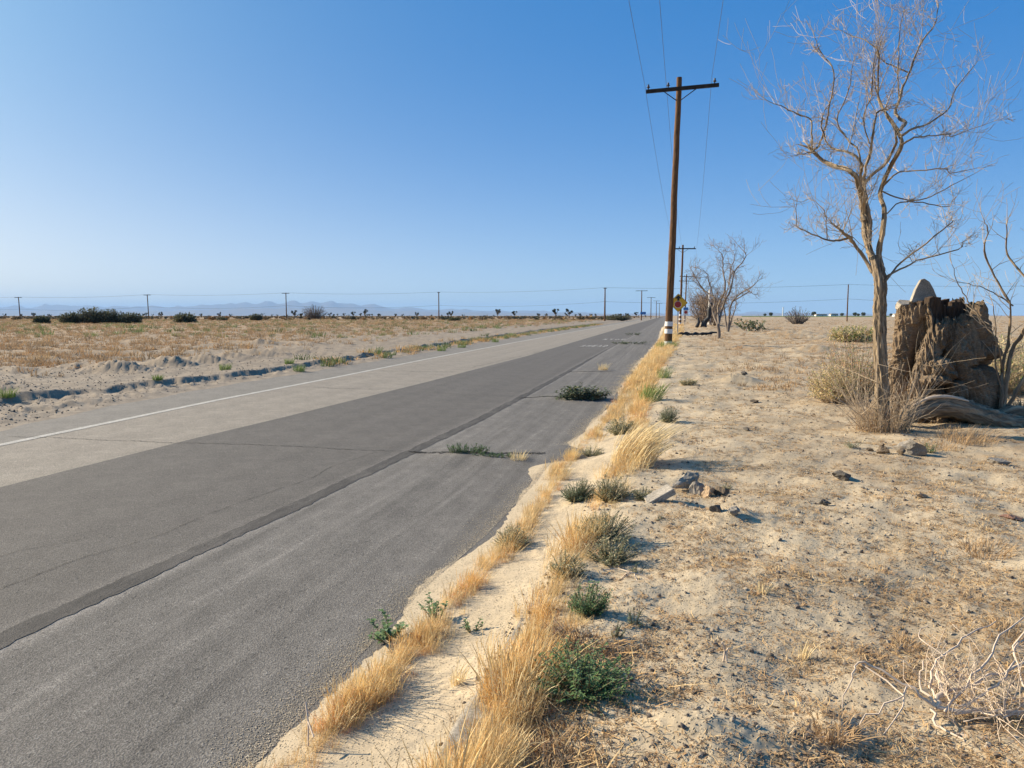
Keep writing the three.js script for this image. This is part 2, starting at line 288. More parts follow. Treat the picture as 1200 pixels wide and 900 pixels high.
const lip = (x, d) => { const e = Math.abs(x - xS(d)) - 0.075; return 1 + 0.36 * Math.exp(-Math.pow(Math.max(0, e - 0.03) / (0.05 + 0.03 * n2(d * 1.1, 24)), 2)); };
const streak = (x, d) => lip(x, d) * (1 + 0.13 * n2(x * 3.2, d * 0.06) + 0.12 * n2(x * 9, d * 0.16 + 5) + 0.07 * fbm(x * 0.8, d * 0.5, 2) + 0.06 * n2(x * 5 + d * 2, d * 1.3));
const ridgeLine = (x, d) => { const q = x - xS(d); let l = 0; for (const [o, w, a] of [[0.62, 0.025, 0.34], [0.95, 0.03, 0.24], [1.18, 0.025, 0.3], [0.34, 0.04, 0.18], [0.78, 0.05, -0.14], [1.4, 0.06, -0.12]]) l += a * Math.exp(-Math.pow((q - o - 0.03 * n2(d * 0.4, o * 9)) / w, 2)) * clamp(0.5 + n2(d * 0.7, o * 5)); return l; };
// swells at the transverse joints of the outer shoulder
const jointD = (x, j) => j + 0.10 * n2(x * 0.9, j) + 0.03 * n2(x * 5, j);
const heave = (x, d) => { let h = 0; for (const j of [8.35, 14.5, 21.4, 43.2]) h += 0.035 * Math.exp(-Math.pow((d - jointD(x, j)) / 0.5, 2)); return h; };
strip('outer_pavement', d => xS(d) + 0.03, d => xR(d) + 1.0, (x, d) => 0.0085 + heave(x, d) * sstep(0.1, 0.7, x - xS(d)), 130, [0.240, 0.224, 0.202], (x, d) => streak(x, d) * (1 + ridgeLine(x, d)));
strip('dark_lane', d => xD(d), d => xS(d) + 0.02, 0.008, 40, [0.182, 0.167, 0.149], (x, d) => lip(x, d) * (1 + 0.07 * n2(x * 2.2, d * 0.06) + 0.08 * fbm(x * 0.7, d * 0.35, 3)));
strip('pale_lane', d => xW(d) - 0.05, d => xD(d) + 0.05, 0.003, 24, [0.44, 0.39, 0.32], (x, d) => 1 + 0.05 * n2(x * 2.2, d * 0.08) + 0.07 * fbm(x * 0.9, d * 0.5, 3));
strip('far_shoulder', d => xL(d) - 1.0, d => xW(d) + 0.05, 0.000, 20, [0.34, 0.315, 0.275], (x, d) => 1 + 0.08 * fbm(x * 1.4, d * 0.7, 3));
strip('joint_strip', d => xS(d) - 0.08 + 0.012 * n2(d * 1.1, 4) + 0.016 * n2(d * 6, 14) + 0.05 * sstep(22, 40, d) + 0.035 * Math.max(0, n2(d * 0.45, 51)), d => xS(d) + 0.08 + 0.012 * n2(d * 1.2, 9) + 0.016 * n2(d * 6, 34) - 0.05 * sstep(22, 40, d), 0.0115, 6, [0.10, 0.092, 0.083], (x, d) => 1 + 0.3 * n2(x * 14, d * 2.4) + 0.55 * Math.pow(clamp(0.2 + n2(d * 0.8, 61) + 0.5 * n2(x * 9, d * 3)), 2));
strip('edge_line', d => xW(d) - 0.07 + 0.006 * n2(d * 3, 2), d => xW(d) + 0.07 + 0.006 * n2(d * 3, 7), 0.007, 2, [0.78, 0.75, 0.68], (x, d) => 1 + 0.12 * n2(x * 9, d * 2.5));
function crack(path, w, y, seed) { // jagged open crack as a narrow dark ribbon
  const b = new Builder(), pts = [], R = rngOf(seed); const pp = smoothPath(path.map(([x, d]) => V(x, 0, -d)), 14);
  pp.forEach(p => pts.push(V(p.x + (R() - 0.5) * w * 3.2, typeof y === 'function' ? y(p.x, -p.z) : y, p.z + (R() - 0.5) * w * 3.2)));
  const dir = pts[pts.length - 1].clone().sub(pts[0]).setY(0).normalize(), side = V(-dir.z, 0, dir.x);
  b.ribbon(pts, pts.map((_, i) => w * (0.35 + R() * 1.1) * Math.min(1, 0.2 + Math.min(i, pts.length - 1 - i) * 0.2)), side);
  return part('crack', b.geo(), M.crack, road);
}
const over = (x, d) => (x > xS(d) + 0.16 ? 0.0128 + heave(x, d) * sstep(0.1, 0.7, x - xS(d)) : x > xS(d) - 0.2 ? 0.017 : x > xD(d) ? 0.012 : 0.0085);
for (const j of [8.35, 14.5, 21.4]) crack(Array.from({ length: 14 }, (_, i) => { const x = mix(xS(j) + 0.0, -1.35, i / 13); return [x, jointD(x, j)]; }), 0.035, over, 31 + j);
crack(Array.from({ length: 16 }, (_, i) => { const x = mix(-8.8, -3.1, i / 15); return [x, 8.45 + 0.12 * n2(x * 0.6, 3)]; }), 0.014, over, 41);
crack(Array.from({ length: 9 }, (_, i) => { const x = mix(-5.2, -2.9, i / 8); return [x, 15.2 - 0.25 * (x + 5.2) + 0.1 * n2(x, 3)]; }), 0.012, over, 42);
crack(Array.from({ length: 12 }, (_, i) => { const d = mix(2.6, 8.4, i / 11); return [-4.35 + 0.12 * d + 0.10 * n2(d * 0.7, 40) + 0.02 * n2(d * 5, 4), d]; }), 0.005, over, 43);
crack(Array.from({ length: 8 }, (_, i) => { const d = mix(3.4, 4.6, i / 7); return [-4.9 + 0.62 * (d - 3.4) + 0.06 * n2(d * 2, 44), d]; }), 0.0045, over, 44);
crack(Array.from({ length: 9 }, (_, i) => { const x = mix(-7.9, -6.2, i / 8); return [x, 15.6 + 0.15 * n2(x * 1.2, 9)]; }), 0.02, over, 45);
crack(Array.from({ length: 9 }, (_, i) => { const x = mix(-8.4, -6.0, i / 8); return [x, 20.8 + 0.2 * n2(x * 1.2, 19)]; }), 0.025, over, 46);
crack([[-6.0, 22], [-5.9, 26], [-5.7, 30], [-5.5, 38]], 0.02, over, 47);
{ // lettering on the dark lane, read by drivers going away
  const font = await new FontLoader().loadAsync('fonts/droid/droid_sans_bold.typeface.json');
  const write = (word, x0, x1, d0, height) => { const n = word.length, w = (x1 - x0) / n; for (let i = 0; i < n; i++) { const g = new TextGeometry(word[i], { font, size: 1, depth: 0.002, curveSegments: 4 }); g.computeBoundingBox(); const b = g.boundingBox; g.translate(-b.min.x, 0, 0); g.scale(w * 0.66 / (b.max.x - b.min.x), height / (b.max.y - Math.min(0, b.min.y)), 1); g.rotateX(-Math.PI / 2); g.translate(x0 + w * i + w * 0.12, 0.012, -d0); const m = part('painted_letter', g, M.paint, road); } };
  write('AHEAD', -4.45, -2.95, 39.2, 2.3);
  write('STOP', -4.2, -2.55, 50.6, 2.3);
}
{ // buried concrete kerb surfacing through the sand
  const pts = []; for (let d = -3; d < 60; d += 0.35) pts.push([mix(xR(d), xR(d), 1) + table([[-3, 0.82], [3.2, 0.86], [4.1, 0.90], [5.2, 0.90], [6.7, 0.98], [9, 0.8], [20, 0.75], [60, 0.75]])(d), d]);
  const pos = [], ix = [], uv = []; const prof = [[-0.085, -0.25], [-0.08, 0.0], [-0.055, 0.018], [0.06, 0.02], [0.085, -0.002], [0.09, -0.25]];
  const top = d => 0.085 + 0.028 * Math.max(-1, n2(d * 0.55, 77)) + 0.02 * Math.exp(-Math.pow((d - 4.9) / 1.1, 2));
  pts.forEach(([x, d], i) => prof.forEach(([px, py], k) => { pos.push(x + px + 0.008 * n2(d * 6, k * 3), top(d) + py + 0.008 * n2(d * 7 + 4, k * 5), -d); uv.push(px + py, d); if (i && k < prof.length - 1) { const p = (i - 1) * 6 + k, q = p + 6; ix.push(p, p + 1, q, p + 1, q + 1, q); } }));
  const g = new THREE.BufferGeometry(); g.setAttribute('position', new THREE.Float32BufferAttribute(pos, 3)); g.setAttribute('uv', new THREE.Float32BufferAttribute(uv, 2)); g.setIndex(ix); g.computeVertexNormals();
  structure('kerb', g, M.concrete);
}

// ------------------------------------------------------------------ branching wood
const UP = V(0, 1, 0);
function twigs(B, R, from, dir, len, rad, level, o) { // recursive bare twig
  const n = o.seg ?? 4, pts = [from.clone()], rr = [rad]; let d = dir.clone().normalize(), p = from.clone();
  for (let i = 1; i <= n; i++) {
    d.add(V(R() - 0.5, R() - 0.5, R() - 0.5).multiplyScalar(o.wander ?? 0.55)).addScaledVector(UP, (o.lift ?? 0.06)).normalize();
    p = p.clone().addScaledVector(d, len / n); pts.push(p); rr.push(Math.max(o.min ?? 0.0018, rad * (1 - 0.8 * i / n)));
    if (level > 0) for (let q = 0; q < (o.kids ?? 1); q++) if (R() < (o.prob ?? 0.8)) {
      const side = V(R() - 0.5, R() - 0.4, R() - 0.5).normalize(), nd = d.clone().multiplyScalar(0.7).addScaledVector(side, o.spread ?? 0.9).normalize();
      twigs(B, R, p, nd, len * (0.45 + 0.4 * R()), rr[i] * 0.75, level - 1, o);
    }
  }
  B.tube(pts, rr, o.sides ?? 3, false);
}
function bareTree(t, strokes, seed, o) { // strokes in metres in the plane of the tree; depth from a smooth field
  const zf = (x, y) => (o.depth ?? 0.5) * n2(x * (o.fx ?? 1.1) + seed, y * (o.fy ?? 0.7) + seed * 0.3) * sstep(o.free ?? 1.6, (o.free ?? 1.6) * 2, y);
  const R = rngOf(seed * 101 + 7), B = new Builder();
  strokes.forEach(([name, pts], si) => {
    const raw = pts.map(([x, y]) => V(x, y, zf(x, y) + (name === 'trunk' ? 0.04 * (si % 2 ? -1 : 1) : 0))), P = smoothPath(raw.map((q, i) => name === 'trunk' || i < 2 || i === raw.length - 1 ? q : q.clone().add(V((R() - 0.5) * 0.06 * (o.jit ?? 1), (R() - 0.5) * 0.04 * (o.jit ?? 1), (R() - 0.5) * 0.1 * (o.jit ?? 1)))), 4).map((q, i, A) => name === 'trunk' || i < 3 || i === A.length - 1 ? q : q.add(V((R() - 0.5) * 0.022 * (o.jit ?? 1), (R() - 0.5) * 0.015, (R() - 0.5) * 0.022 * (o.jit ?? 1)))), rad = lerpList(pts.map(q => Math.max(o.min ?? 0.003, q[2] * (o.thick ?? 1))), P.length);
    const big = pts[0][2] > 0.05 && !o.coarse, b = new Builder(), sides = big ? 30 : pts[0][2] > 0.02 ? 8 : 6, PP = big ? new THREE.CatmullRomCurve3(P).getPoints(110) : P; b.tube(PP, big ? lerpList(rad, PP.length) : rad.map(q => q * 0.92), sides);
    if (big) { const q = b.p, w = sides + 1; for (let i = 0; i < PP.length * w; i++) { const r = Math.floor(i / w), an = (i % w) / sides * 6.283185 + PP[r].y * 0.9, y = PP[r].y, ca = Math.cos(an), sa = Math.sin(an), g = 1 - Math.abs(n3(ca * 2.1 + si * 5, y * 0.55, sa * 2.1)), g2 = 1 - Math.abs(n3(ca * 5.5, y * 1.5, sa * 5.5)), k = 1 + 0.42 * (g * g - 0.66) + 0.2 * (g2 * g2 - 0.6) + 0.05 * n3(ca * 9, y * 9, sa * 9); for (let e = 0; e < 3; e++) { const cc = e === 0 ? PP[r].x : e === 1 ? PP[r].y : PP[r].z; q[i * 3 + e] = cc + (q[i * 3 + e] - cc) * k; } } }
    else if (pts[0][2] > 0.03) { const q = b.p, f = 7 / (pts[0][2] / 0.1); for (let i = 0; i < q.length; i += 3) { const a = (pts[0][2]) * 0.16 * n3(q[i] * f, q[i + 1] * f * 0.22, q[i + 2] * f); q[i] += a; q[i + 2] += a * 0.6; } }
    part(name === 'trunk' ? 'trunk' : 'limb', b.geo(), o.wood, t);
    if (name === 'trunk' && !o.trunkTwigs) return;
    for (let k = 0; k < (o.boughs ?? 0); k++) { const i = Math.floor(P.length * (0.2 + 0.75 * R())), T = P[Math.min(P.length - 1, i + 1)].clone().sub(P[Math.max(0, i - 1)]).normalize(), an = R() * 6.283; twigs(B, R, P[i], T.multiplyScalar(0.55).add(V(Math.cos(an) * 0.6, 0.15 + 0.5 * R(), Math.sin(an) * 0.6)), 0.55 + 0.6 * R(), Math.min(rad[i] * 0.6, 0.0085), 2, { ...o, seg: 6, lift: 0.09, wander: 0.32, prob: 0.75 }); }
    const n0 = Math.floor(P.length * (o.bare ?? 0.25));
    for (let i = n0; i < P.length; i++) for (let k = 0; k < (o.per ?? 2); k++) if (R() < (o.dens ?? 0.7)) {
      const T = P[Math.min(P.length - 1, i + 1)].clone().sub(P[i - 1 < 0 ? 0 : i - 1]).normalize(), a = R() * 6.283, side = V(Math.cos(a), (R() - 0.25) * 0.9, Math.sin(a) * 0.9);
      const L = (o.len ?? 0.5) * (0.4 + 0.9 * R());
      twigs(B, R, P[i], T.multiplyScalar(0.5).addScaledVector(side, 0.8), L, Math.min(rad[i] * 0.6, o.twigR ?? 0.006), o.levels ?? 2, o);
    }
    const e = P.length - 1; for (let k = 0; k < 2; k++) twigs(B, R, P[e], P[e].clone().sub(P[e - 2]).normalize(), (o.len ?? 0.5) * 0.9, rad[e], 1, o);
  });
  const m = part('twigs', B.geo(), o.twigMat, t); m.userData.kind = 'stuff';
  return t;
}

// ------------------------------------------------------------------ the large bare tree
{
  const t = thing('bare_tree', 'tall bare twin-trunked tree standing in front of the hollow stump', 'tree', [2.74, H(2.74, -10.01) - 0.05, -10.01], YAW);
  const S = [
    ['trunk', [[-0.01, -0.06, 0.15], [-0.06, 0.29, 0.122], [-0.07, 0.62, 0.112], [-0.13, 1.16, 0.104], [-0.17, 1.58, 0.097], [-0.20, 2.00, 0.086], [-0.22, 2.32, 0.073]]],
    ['trunk', [[0.05, -0.06, 0.115], [0.02, 0.40, 0.09], [-0.03, 0.94, 0.081], [-0.07, 1.48, 0.075], [-0.09, 2.00, 0.065], [-0.11, 2.37, 0.05], [-0.10, 2.68, 0.044], [-0.08, 2.92, 0.041], [-0.07, 3.15, 0.038], [-0.05, 3.42, 0.036], [-0.06, 3.69, 0.034], [-0.11, 3.87, 0.028]]],
    ['limb', [[-0.22, 2.27, 0.065], [-0.28, 2.61, 0.056], [-0.33, 2.87, 0.049], [-0.53, 3.09, 0.043], [-0.73, 3.29, 0.039], [-0.89, 3.53, 0.034], [-1.07, 3.70, 0.030]]],
    ['limb', [[-1.07, 3.70, 0.024], [-0.96, 3.76, 0.022], [-0.90, 4.01, 0.019], [-0.88, 4.27, 0.016], [-0.92, 4.60, 0.013], [-1.02, 4.86, 0.010], [-1.16, 5.06, 0.006]]],
    ['limb', [[-1.07, 3.70, 0.022], [-1.15, 3.88, 0.017], [-1.17, 4.05, 0.015], [-1.33, 4.14, 0.012], [-1.52, 4.20, 0.010], [-1.79, 4.29, 0.005]]],
    ['limb', [[-1.06, 3.69, 0.016], [-1.18, 3.61, 0.012], [-1.31, 3.56, 0.010], [-1.54, 3.51, 0.005]]],
    ['limb', [[-0.24, 2.37, 0.054], [-0.24, 2.61, 0.047], [-0.24, 2.87, 0.043], [-0.23, 3.05, 0.039], [-0.26, 3.20, 0.034]]],
    ['limb', [[-0.26, 3.20, 0.032], [-0.29, 3.42, 0.028], [-0.35, 3.75, 0.024], [-0.31, 3.98, 0.020], [-0.23, 4.12, 0.015], [-0.09, 4.18, 0.012], [0.08, 4.28, 0.006]]],
    ['limb', [[-0.25, 3.18, 0.030], [-0.25, 3.31, 0.029], [-0.13, 3.54, 0.027], [-0.12, 3.76, 0.024], [-0.17, 4.16, 0.017], [-0.22, 4.56, 0.013], [-0.22, 4.96, 0.008]]],
    ['limb', [[-0.35, 3.74, 0.016], [-0.41, 4.06, 0.014], [-0.38, 4.31, 0.012], [-0.47, 4.56, 0.010], [-0.42, 4.86, 0.005]]],
    ['limb', [[-0.31, 2.79, 0.037], [-0.35, 3.05, 0.033], [-0.49, 3.35, 0.028], [-0.61, 3.45, 0.025], [-0.74, 3.59, 0.022], [-0.87, 3.76, 0.016], [-0.95, 4.06, 0.013], [-0.89, 4.31, 0.008]]],
    ['limb', [[-0.49, 3.35, 0.022], [-0.53, 3.61, 0.018], [-0.60, 3.86, 0.015], [-0.71, 4.08, 0.012], [-0.69, 4.36, 0.010], [-0.78, 4.66, 0.005]]],
    ['limb', [[-0.09, 3.84, 0.032], [0.00, 3.94, 0.030], [0.08, 4.16, 0.027], [0.19, 4.42, 0.024], [0.28, 4.71, 0.019], [0.41, 5.00, 0.015], [0.50, 5.25, 0.011], [0.55, 5.43, 0.008]]],
    ['limb', [[-0.11, 3.85, 0.026], [-0.18, 4.34, 0.019], [-0.28, 4.56, 0.016], [-0.49, 4.78, 0.012], [-0.65, 5.11, 0.008], [-0.75, 5.21, 0.004]]],
    ['limb', [[0.16, 4.38, 0.016], [0.16, 4.78, 0.012], [0.13, 5.25, 0.008], [0.10, 5.40, 0.005]]],
    ['limb', [[-0.09, 3.76, 0.024], [0.06, 3.85, 0.02], [0.32, 3.94, 0.016], [0.57, 4.12, 0.013], [0.75, 4.38, 0.010], [0.92, 4.64, 0.005]]],
    ['limb', [[-0.07, 3.66, 0.02], [0.05, 3.73, 0.016], [0.21, 3.76, 0.013], [0.47, 3.79, 0.011], [0.92, 3.90, 0.009], [1.34, 4.01, 0.004]]],
    ['limb', [[0.28, 4.70, 0.014], [0.05, 4.86, 0.011], [-0.13, 4.96, 0.009], [-0.31, 5.14, 0.005]]],
    ['limb', [[-0.07, 3.22, 0.02], [0.10, 3.39, 0.015], [0.26, 3.42, 0.013], [0.58, 3.38, 0.011], [0.88, 3.38, 0.009], [1.18, 3.44, 0.004]]],
    ['limb', [[-0.06, 3.17, 0.015], [0.17, 3.08, 0.013], [0.44, 3.04, 0.011], [0.82, 3.20, 0.009], [1.18, 3.38, 0.004]]],
    ['limb', [[-0.08, 2.86, 0.014], [0.16, 3.02, 0.012], [0.44, 3.02, 0.010], [0.83, 2.95, 0.008], [1.06, 3.09, 0.004]]],
    ['limb', [[-0.08, 2.00, 0.022], [0.11, 2.23, 0.018], [0.31, 2.40, 0.015], [0.65, 2.66, 0.012], [1.10, 2.82, 0.005]]],
    ['limb', [[-0.07, 2.06, 0.019], [0.16, 2.18, 0.016], [0.48, 2.29, 0.013], [0.79, 2.39, 0.010], [1.12, 2.55, 0.004]]],
    ['limb', [[-0.26, 2.11, 0.034], [-0.32, 2.27, 0.034], [-0.51, 2.47, 0.032], [-0.66, 2.57, 0.028], [-0.82, 2.64, 0.022]]],
    ['limb', [[-0.61, 2.55, 0.022], [-0.80, 2.51, 0.018], [-0.97, 2.52, 0.015], [-1.24, 2.61, 0.012], [-1.33, 2.70, 0.010], [-1.37, 3.00, 0.005]]],
    ['limb', [[-0.96, 2.52, 0.012], [-1.04, 2.68, 0.010], [-1.08, 2.84, 0.009], [-1.19, 3.02, 0.004]]],
  ];
  t.scale.set(0.88, 0.965, 0.88);
  bareTree(t, S, 4, { depth: 0.55, wood: M.bark, twigMat: M.twig, thick: 0.76, boughs: 1, per: 2, dens: 0.34, len: 0.25, levels: 2, twigR: 0.0055, kids: 1, prob: 0.72, lift: 0.05, wander: 0.6, bare: 0.2, min: 0.0021 });
  // shoots and dry sprouts round the foot
  const R = rngOf(515), B = new Builder();
  for (let k = 0; k < 150; k++) { const a = R() * 6.283, r = 0.1 + 0.22 * Math.sqrt(R()), out = 0.25 + 0.8 * R() * R(); twigs(B, R, V(Math.cos(a) * r + 0.02, -0.02, Math.sin(a) * r), V(Math.cos(a) * out, 1, Math.sin(a) * out), 0.35 + 0.85 * R() * R(), 0.003 + 0.003 * R(), 1, { wander: 0.35, lift: 0.02, prob: 0.6, min: 0.0018 }); }
  for (const [x, y, L, r] of [[-0.9, 0.75, 1.5, 0.01], [-0.75, 1.1, 1.4, 0.009], [-0.5, 1.5, 1.7, 0.009], [0.4, 1.2, 1.3, 0.008], [0.55, 0.8, 1.1, 0.008]]) twigs(B, R, V(Math.sign(x) * 0.08, 0, 0.1), V(x, y, 0.15), L, r, 1, { wander: 0.22, lift: 0.0, prob: 0.5, seg: 7 });
  part('sprouts', B.geo(), M.twig, t).userData.kind = 'stuff';
  const Bg = new Builder(), Rg = rngOf(91); for (let k = 0; k < 420; k++) { const a = Rg() * 6.283, r = 0.36 * Math.sqrt(Rg()), h = 0.12 + 0.34 * Rg(), l = (Rg() - 0.3) * 0.5; const b = V(Math.cos(a) * r, -0.01, Math.sin(a) * r), m = b.clone().add(V(l * h * 0.4, h * 0.6, (Rg() - 0.5) * h * 0.4)), e = b.clone().add(V(l * h, h, (Rg() - 0.5) * h)); const c = Rg() * 6.28; Bg.ribbon([b, m, e], [0.005, 0.004, 0.001], V(Math.cos(c), 0, Math.sin(c))); }
  part('dry_grass', Bg.geo(), M.deadGrass, t).userData.kind = 'stuff';
}

// ------------------------------------------------------------------ hollow stump
{
  const t = thing('tree_stump', 'huge gnarled tree stump with burls and a broken hollow top', 'stump', [3.77, 0.10, -11.58], YAW); t.scale.set(0.95, 1, 0.95);
  const cap = (p, a, b, ra, rb) => { const pa = [p[0] - a[0], p[1] - a[1], p[2] - a[2]], ba = [b[0] - a[0], b[1] - a[1], b[2] - a[2]], h = clamp((pa[0] * ba[0] + pa[1] * ba[1] + pa[2] * ba[2]) / (ba[0] ** 2 + ba[1] ** 2 + ba[2] ** 2)); return Math.hypot(pa[0] - ba[0] * h, pa[1] - ba[1] * h, pa[2] - ba[2] * h) - mix(ra, rb, h); };
  const ell = (p, c, r) => { const k = Math.hypot((p[0] - c[0]) / r[0], (p[1] - c[1]) / r[1], (p[2] - c[2]) / r[2]); return (k - 1) * Math.min(r[0], r[1], r[2]); };
  const smin = (a, b, k) => { const h = Math.max(k - Math.abs(a - b), 0) / k; return Math.min(a, b) - h * h * k * 0.25; };
  const sdf = (p) => {
    let d = cap(p, [0.02, 0, -0.02], [0.0, 1.7, -0.05], 0.54, 0.48);
    for (const [a, b, ra, rb] of [ // buttresses and twisted folds
      [[-0.60, -0.1, 0.16], [-0.58, 0.75, 0.20], 0.15, 0.14], [[-0.58, 0.75, 0.20], [-0.44, 1.75, 0.12], 0.14, 0.15], [[-0.46, 1.5, 0.22], [-0.30, 1.74, 0.30], 0.12, 0.10],
      [[-0.42, -0.1, 0.48], [-0.46, 0.55, 0.48], 0.13, 0.12], [[-0.46, 0.55, 0.48], [-0.36, 0.98, 0.50], 0.12, 0.13], [[-0.36, 0.98, 0.50], [-0.18, 1.30, 0.46], 0.14, 0.15], [[-0.18, 1.30, 0.46], [-0.30, 1.70, 0.34], 0.13, 0.09],
      [[-0.02, 1.48, 0.40], [0.08, 1.05, 0.50], 0.13, 0.17], [[0.08, 1.05, 0.50], [0.26, 0.66, 0.54], 0.17, 0.18], [[0.26, 0.66, 0.54], [0.46, 0.22, 0.46], 0.18, 0.22],
      [[0.22, 1.48, 0.34], [0.32, 1.05, 0.44], 0.14, 0.18], [[0.44, 1.74, 0.14], [0.50, 1.30, 0.26], 0.17, 0.19], [[0.30, 1.74, 0.30], [0.42, 1.30, 0.40], 0.11, 0.13], [[0.60, 1.66, -0.05], [0.66, 1.0, 0.05], 0.12, 0.2],
      [[-0.20, 0.46, 0.50], [-0.22, -0.1, 0.62], 0.13, 0.16], [[0.02, 0.36, 0.52], [0.10, -0.1, 0.66], 0.10, 0.13], [[0.20, 0.36, 0.54], [0.36, -0.1, 0.70], 0.08, 0.10], [[-0.5, 0.2, -0.3], [-0.7, -0.1, -0.4], 0.2, 0.2], [[0.3, 0.3, -0.4], [0.4, 1.5, -0.25], 0.3, 0.2],
    ]) d = smin(d, cap(p, a, b, ra, rb), 0.035);
    for (const [c, r] of [[[-0.24, 0.86, 0.62], [0.22, 0.13, 0.15]], [[-0.30, 0.68, 0.66], [0.22, 0.07, 0.15]], [[-0.12, 0.76, 0.70], [0.10, 0.07, 0.09]], [[0.02, 0.50, 0.66], [0.12, 0.17, 0.14]], [[0.60, 1.04, 0.28], [0.24, 0.11, 0.22]], [[0.56, 1.20, 0.26], [0.20, 0.12, 0.20]], [[0.48, 1.36, 0.26], [0.16, 0.11, 0.16]], [[0.60, 0.46, 0.34], [0.24, 0.40, 0.28]], [[0.50, 0.74, 0.36], [0.18, 0.14, 0.18]]]) d = smin(d, ell(p, c, r), 0.02);
    for (const [c, r] of [[[0.36, 0.86, 0.68], [0.22, 0.035, 0.16]], [[0.42, 0.08, 0.80], [0.20, 0.10, 0.26]], [[-0.12, 0.33, 0.82], [0.12, 0.07, 0.2]], [[-0.09, 1.04, 0.70], [0.035, 0.16, 0.14]], [[-0.33, 0.75, 0.86], [0.17, 0.014, 0.14]]]) d = Math.max(d, -ell(p, c, r));
    return d;
  };
  const NT = 560, NY = 250, pos = [], uv = [], ix = [];
  const rim = (th) => { const x = Math.cos(th), z = Math.sin(th); let h = 1.72 + 0.05 * n2(th * 3, 4) + 0.04 * n2(th * 9, 8); if (z > 0.25) h = mix(h, 1.46 + 0.03 * n2(th * 7, 3) + 0.05 * x, sstep(0.25, 0.4, z) * sstep(-0.62, -0.45, x) * (1 - sstep(0.62, 0.78, x))); return h; };
  for (let j = 0; j <= NY; j++) for (let i = 0; i <= NT; i++) {
    const th = i / NT * 6.28318530718, cx = Math.cos(th), cz = Math.sin(th), y = -0.12 + (rim(th) + 0.12) * j / NY;
    let r = 1.15; for (let k = 0; k < 40; k++) { const s = sdf([cx * r, y, cz * r]); if (s < 0.002) break; r -= s * 0.85; if (r < 0.2) break; }
    const wx = 0.10 * n3(cx * 1.7, y * 1.6, cz * 1.7 + 9), wy = 0.16 * n3(cx * 1.9 + 5, y * 1.4, cz * 1.9), X = cx * r + wx + 0.22 * (y + wy), Z = cz * r - wx, Y = y + wy;
    const g1 = 1 - Math.abs(n3(X * 9, Y * 1.5, Z * 9)), g2 = 1 - Math.abs(n3(X * 22, Y * 3.0, Z * 22)), g3 = n3(X * 50, Y * 9, Z * 50);
    r += 0.044 * (g1 * g1 - 0.62) + 0.026 * (g2 * g2 - 0.6) + 0.006 * g3;
    pos.push(cx * r, y, cz * r); uv.push(th * 0.6, y);
  }
  for (let j = 0; j < NY; j++) for (let i = 0; i < NT; i++) { const a = j * (NT + 1) + i, b = a + NT + 1; ix.push(a, b, a + 1, a + 1, b, b + 1); }
  // broken top: sinks into a hollow
  const base = NY * (NT + 1), rows = 14; let prev = base;
  for (let k = 1; k <= rows; k++) { const f = 1 - k / rows, st = pos.length / 3; for (let i = 0; i <= NT; i++) { const x0 = pos[(base + i) * 3], y0 = pos[(base + i) * 3 + 1], z0 = pos[(base + i) * 3 + 2]; const x = x0 * f, z = z0 * f; const back = z < 0.12 + 0.05 * n2(x * 8, 1) ? 1 : 0; let y = mix(y0, 1.50 + 0.14 * back * 0, sstep(0.02, 0.35, 1 - f)) + (k > 1 ? 0.07 * n2(x * 9, z * 9) + 0.05 * n2(x * 21, z * 21) : -0.02); if (k > 2) y -= 0.18 * sstep(0.2, 0.7, 1 - f); pos.push(x, y, z); uv.push(x, z); } for (let i = 0; i < NT; i++) { const a = prev + i, b = st + i; ix.push(a, b, a + 1, a + 1, b, b + 1); } prev = st; }
  const g = new THREE.BufferGeometry(); g.setAttribute('position', new THREE.Float32BufferAttribute(pos, 3)); g.setAttribute('uv', new THREE.Float32BufferAttribute(uv, 2)); g.setIndex(ix); g.computeVertexNormals();
  part('stump_body', g, M.stump, t);
  // upright jagged slivers left on the rim
  const R = rngOf(66);
  for (const [x, z, w, dp, y0, y1, turn] of [[-0.18, 0.26, 0.20, 0.10, 1.36, 1.84, 0.2], [-0.02, 0.22, 0.12, 0.08, 1.36, 1.72, -0.2], [0.12, 0.20, 0.14, 0.08, 1.36, 1.70, 0.1], [0.26, 0.12, 0.20, 0.10, 1.38, 1.78, 0.1], [0.36, -0.02, 0.18, 0.14, 1.40, 1.83, -0.5], [0.16, -0.18, 0.34, 0.10, 1.40, 1.82, 0.1], [-0.3, 0.12, 0.10, 0.1, 1.4, 1.78, 0.6]]) {
    const q = new THREE.BoxGeometry(w, y1 - y0, dp, 9, 12, 4), p = q.attributes.position;
    for (let i = 0; i < p.count; i++) { let X = p.getX(i), Y = p.getY(i), Z = p.getZ(i); const f = (Y / (y1 - y0) + 0.5); Y -= f > 0.5 ? (f - 0.5) * 0.34 * (0.5 + 0.5 * n2(X * 26 + x * 50, 3)) * (y1 - y0) : 0; X += 0.018 * n3(X * 13 + x * 9, Y * 3, Z * 13); Z += 0.022 * n3(X * 30, Y * 4, Z * 9 + 4); X *= 1 - 0.15 * f; p.setXYZ(i, X, Y, Z); }
    q.computeVertexNormals(); const m = part('splinter', q, M.heart, t); m.position.set(x, (y0 + y1) / 2, z); m.rotation.y = turn;
  }
}
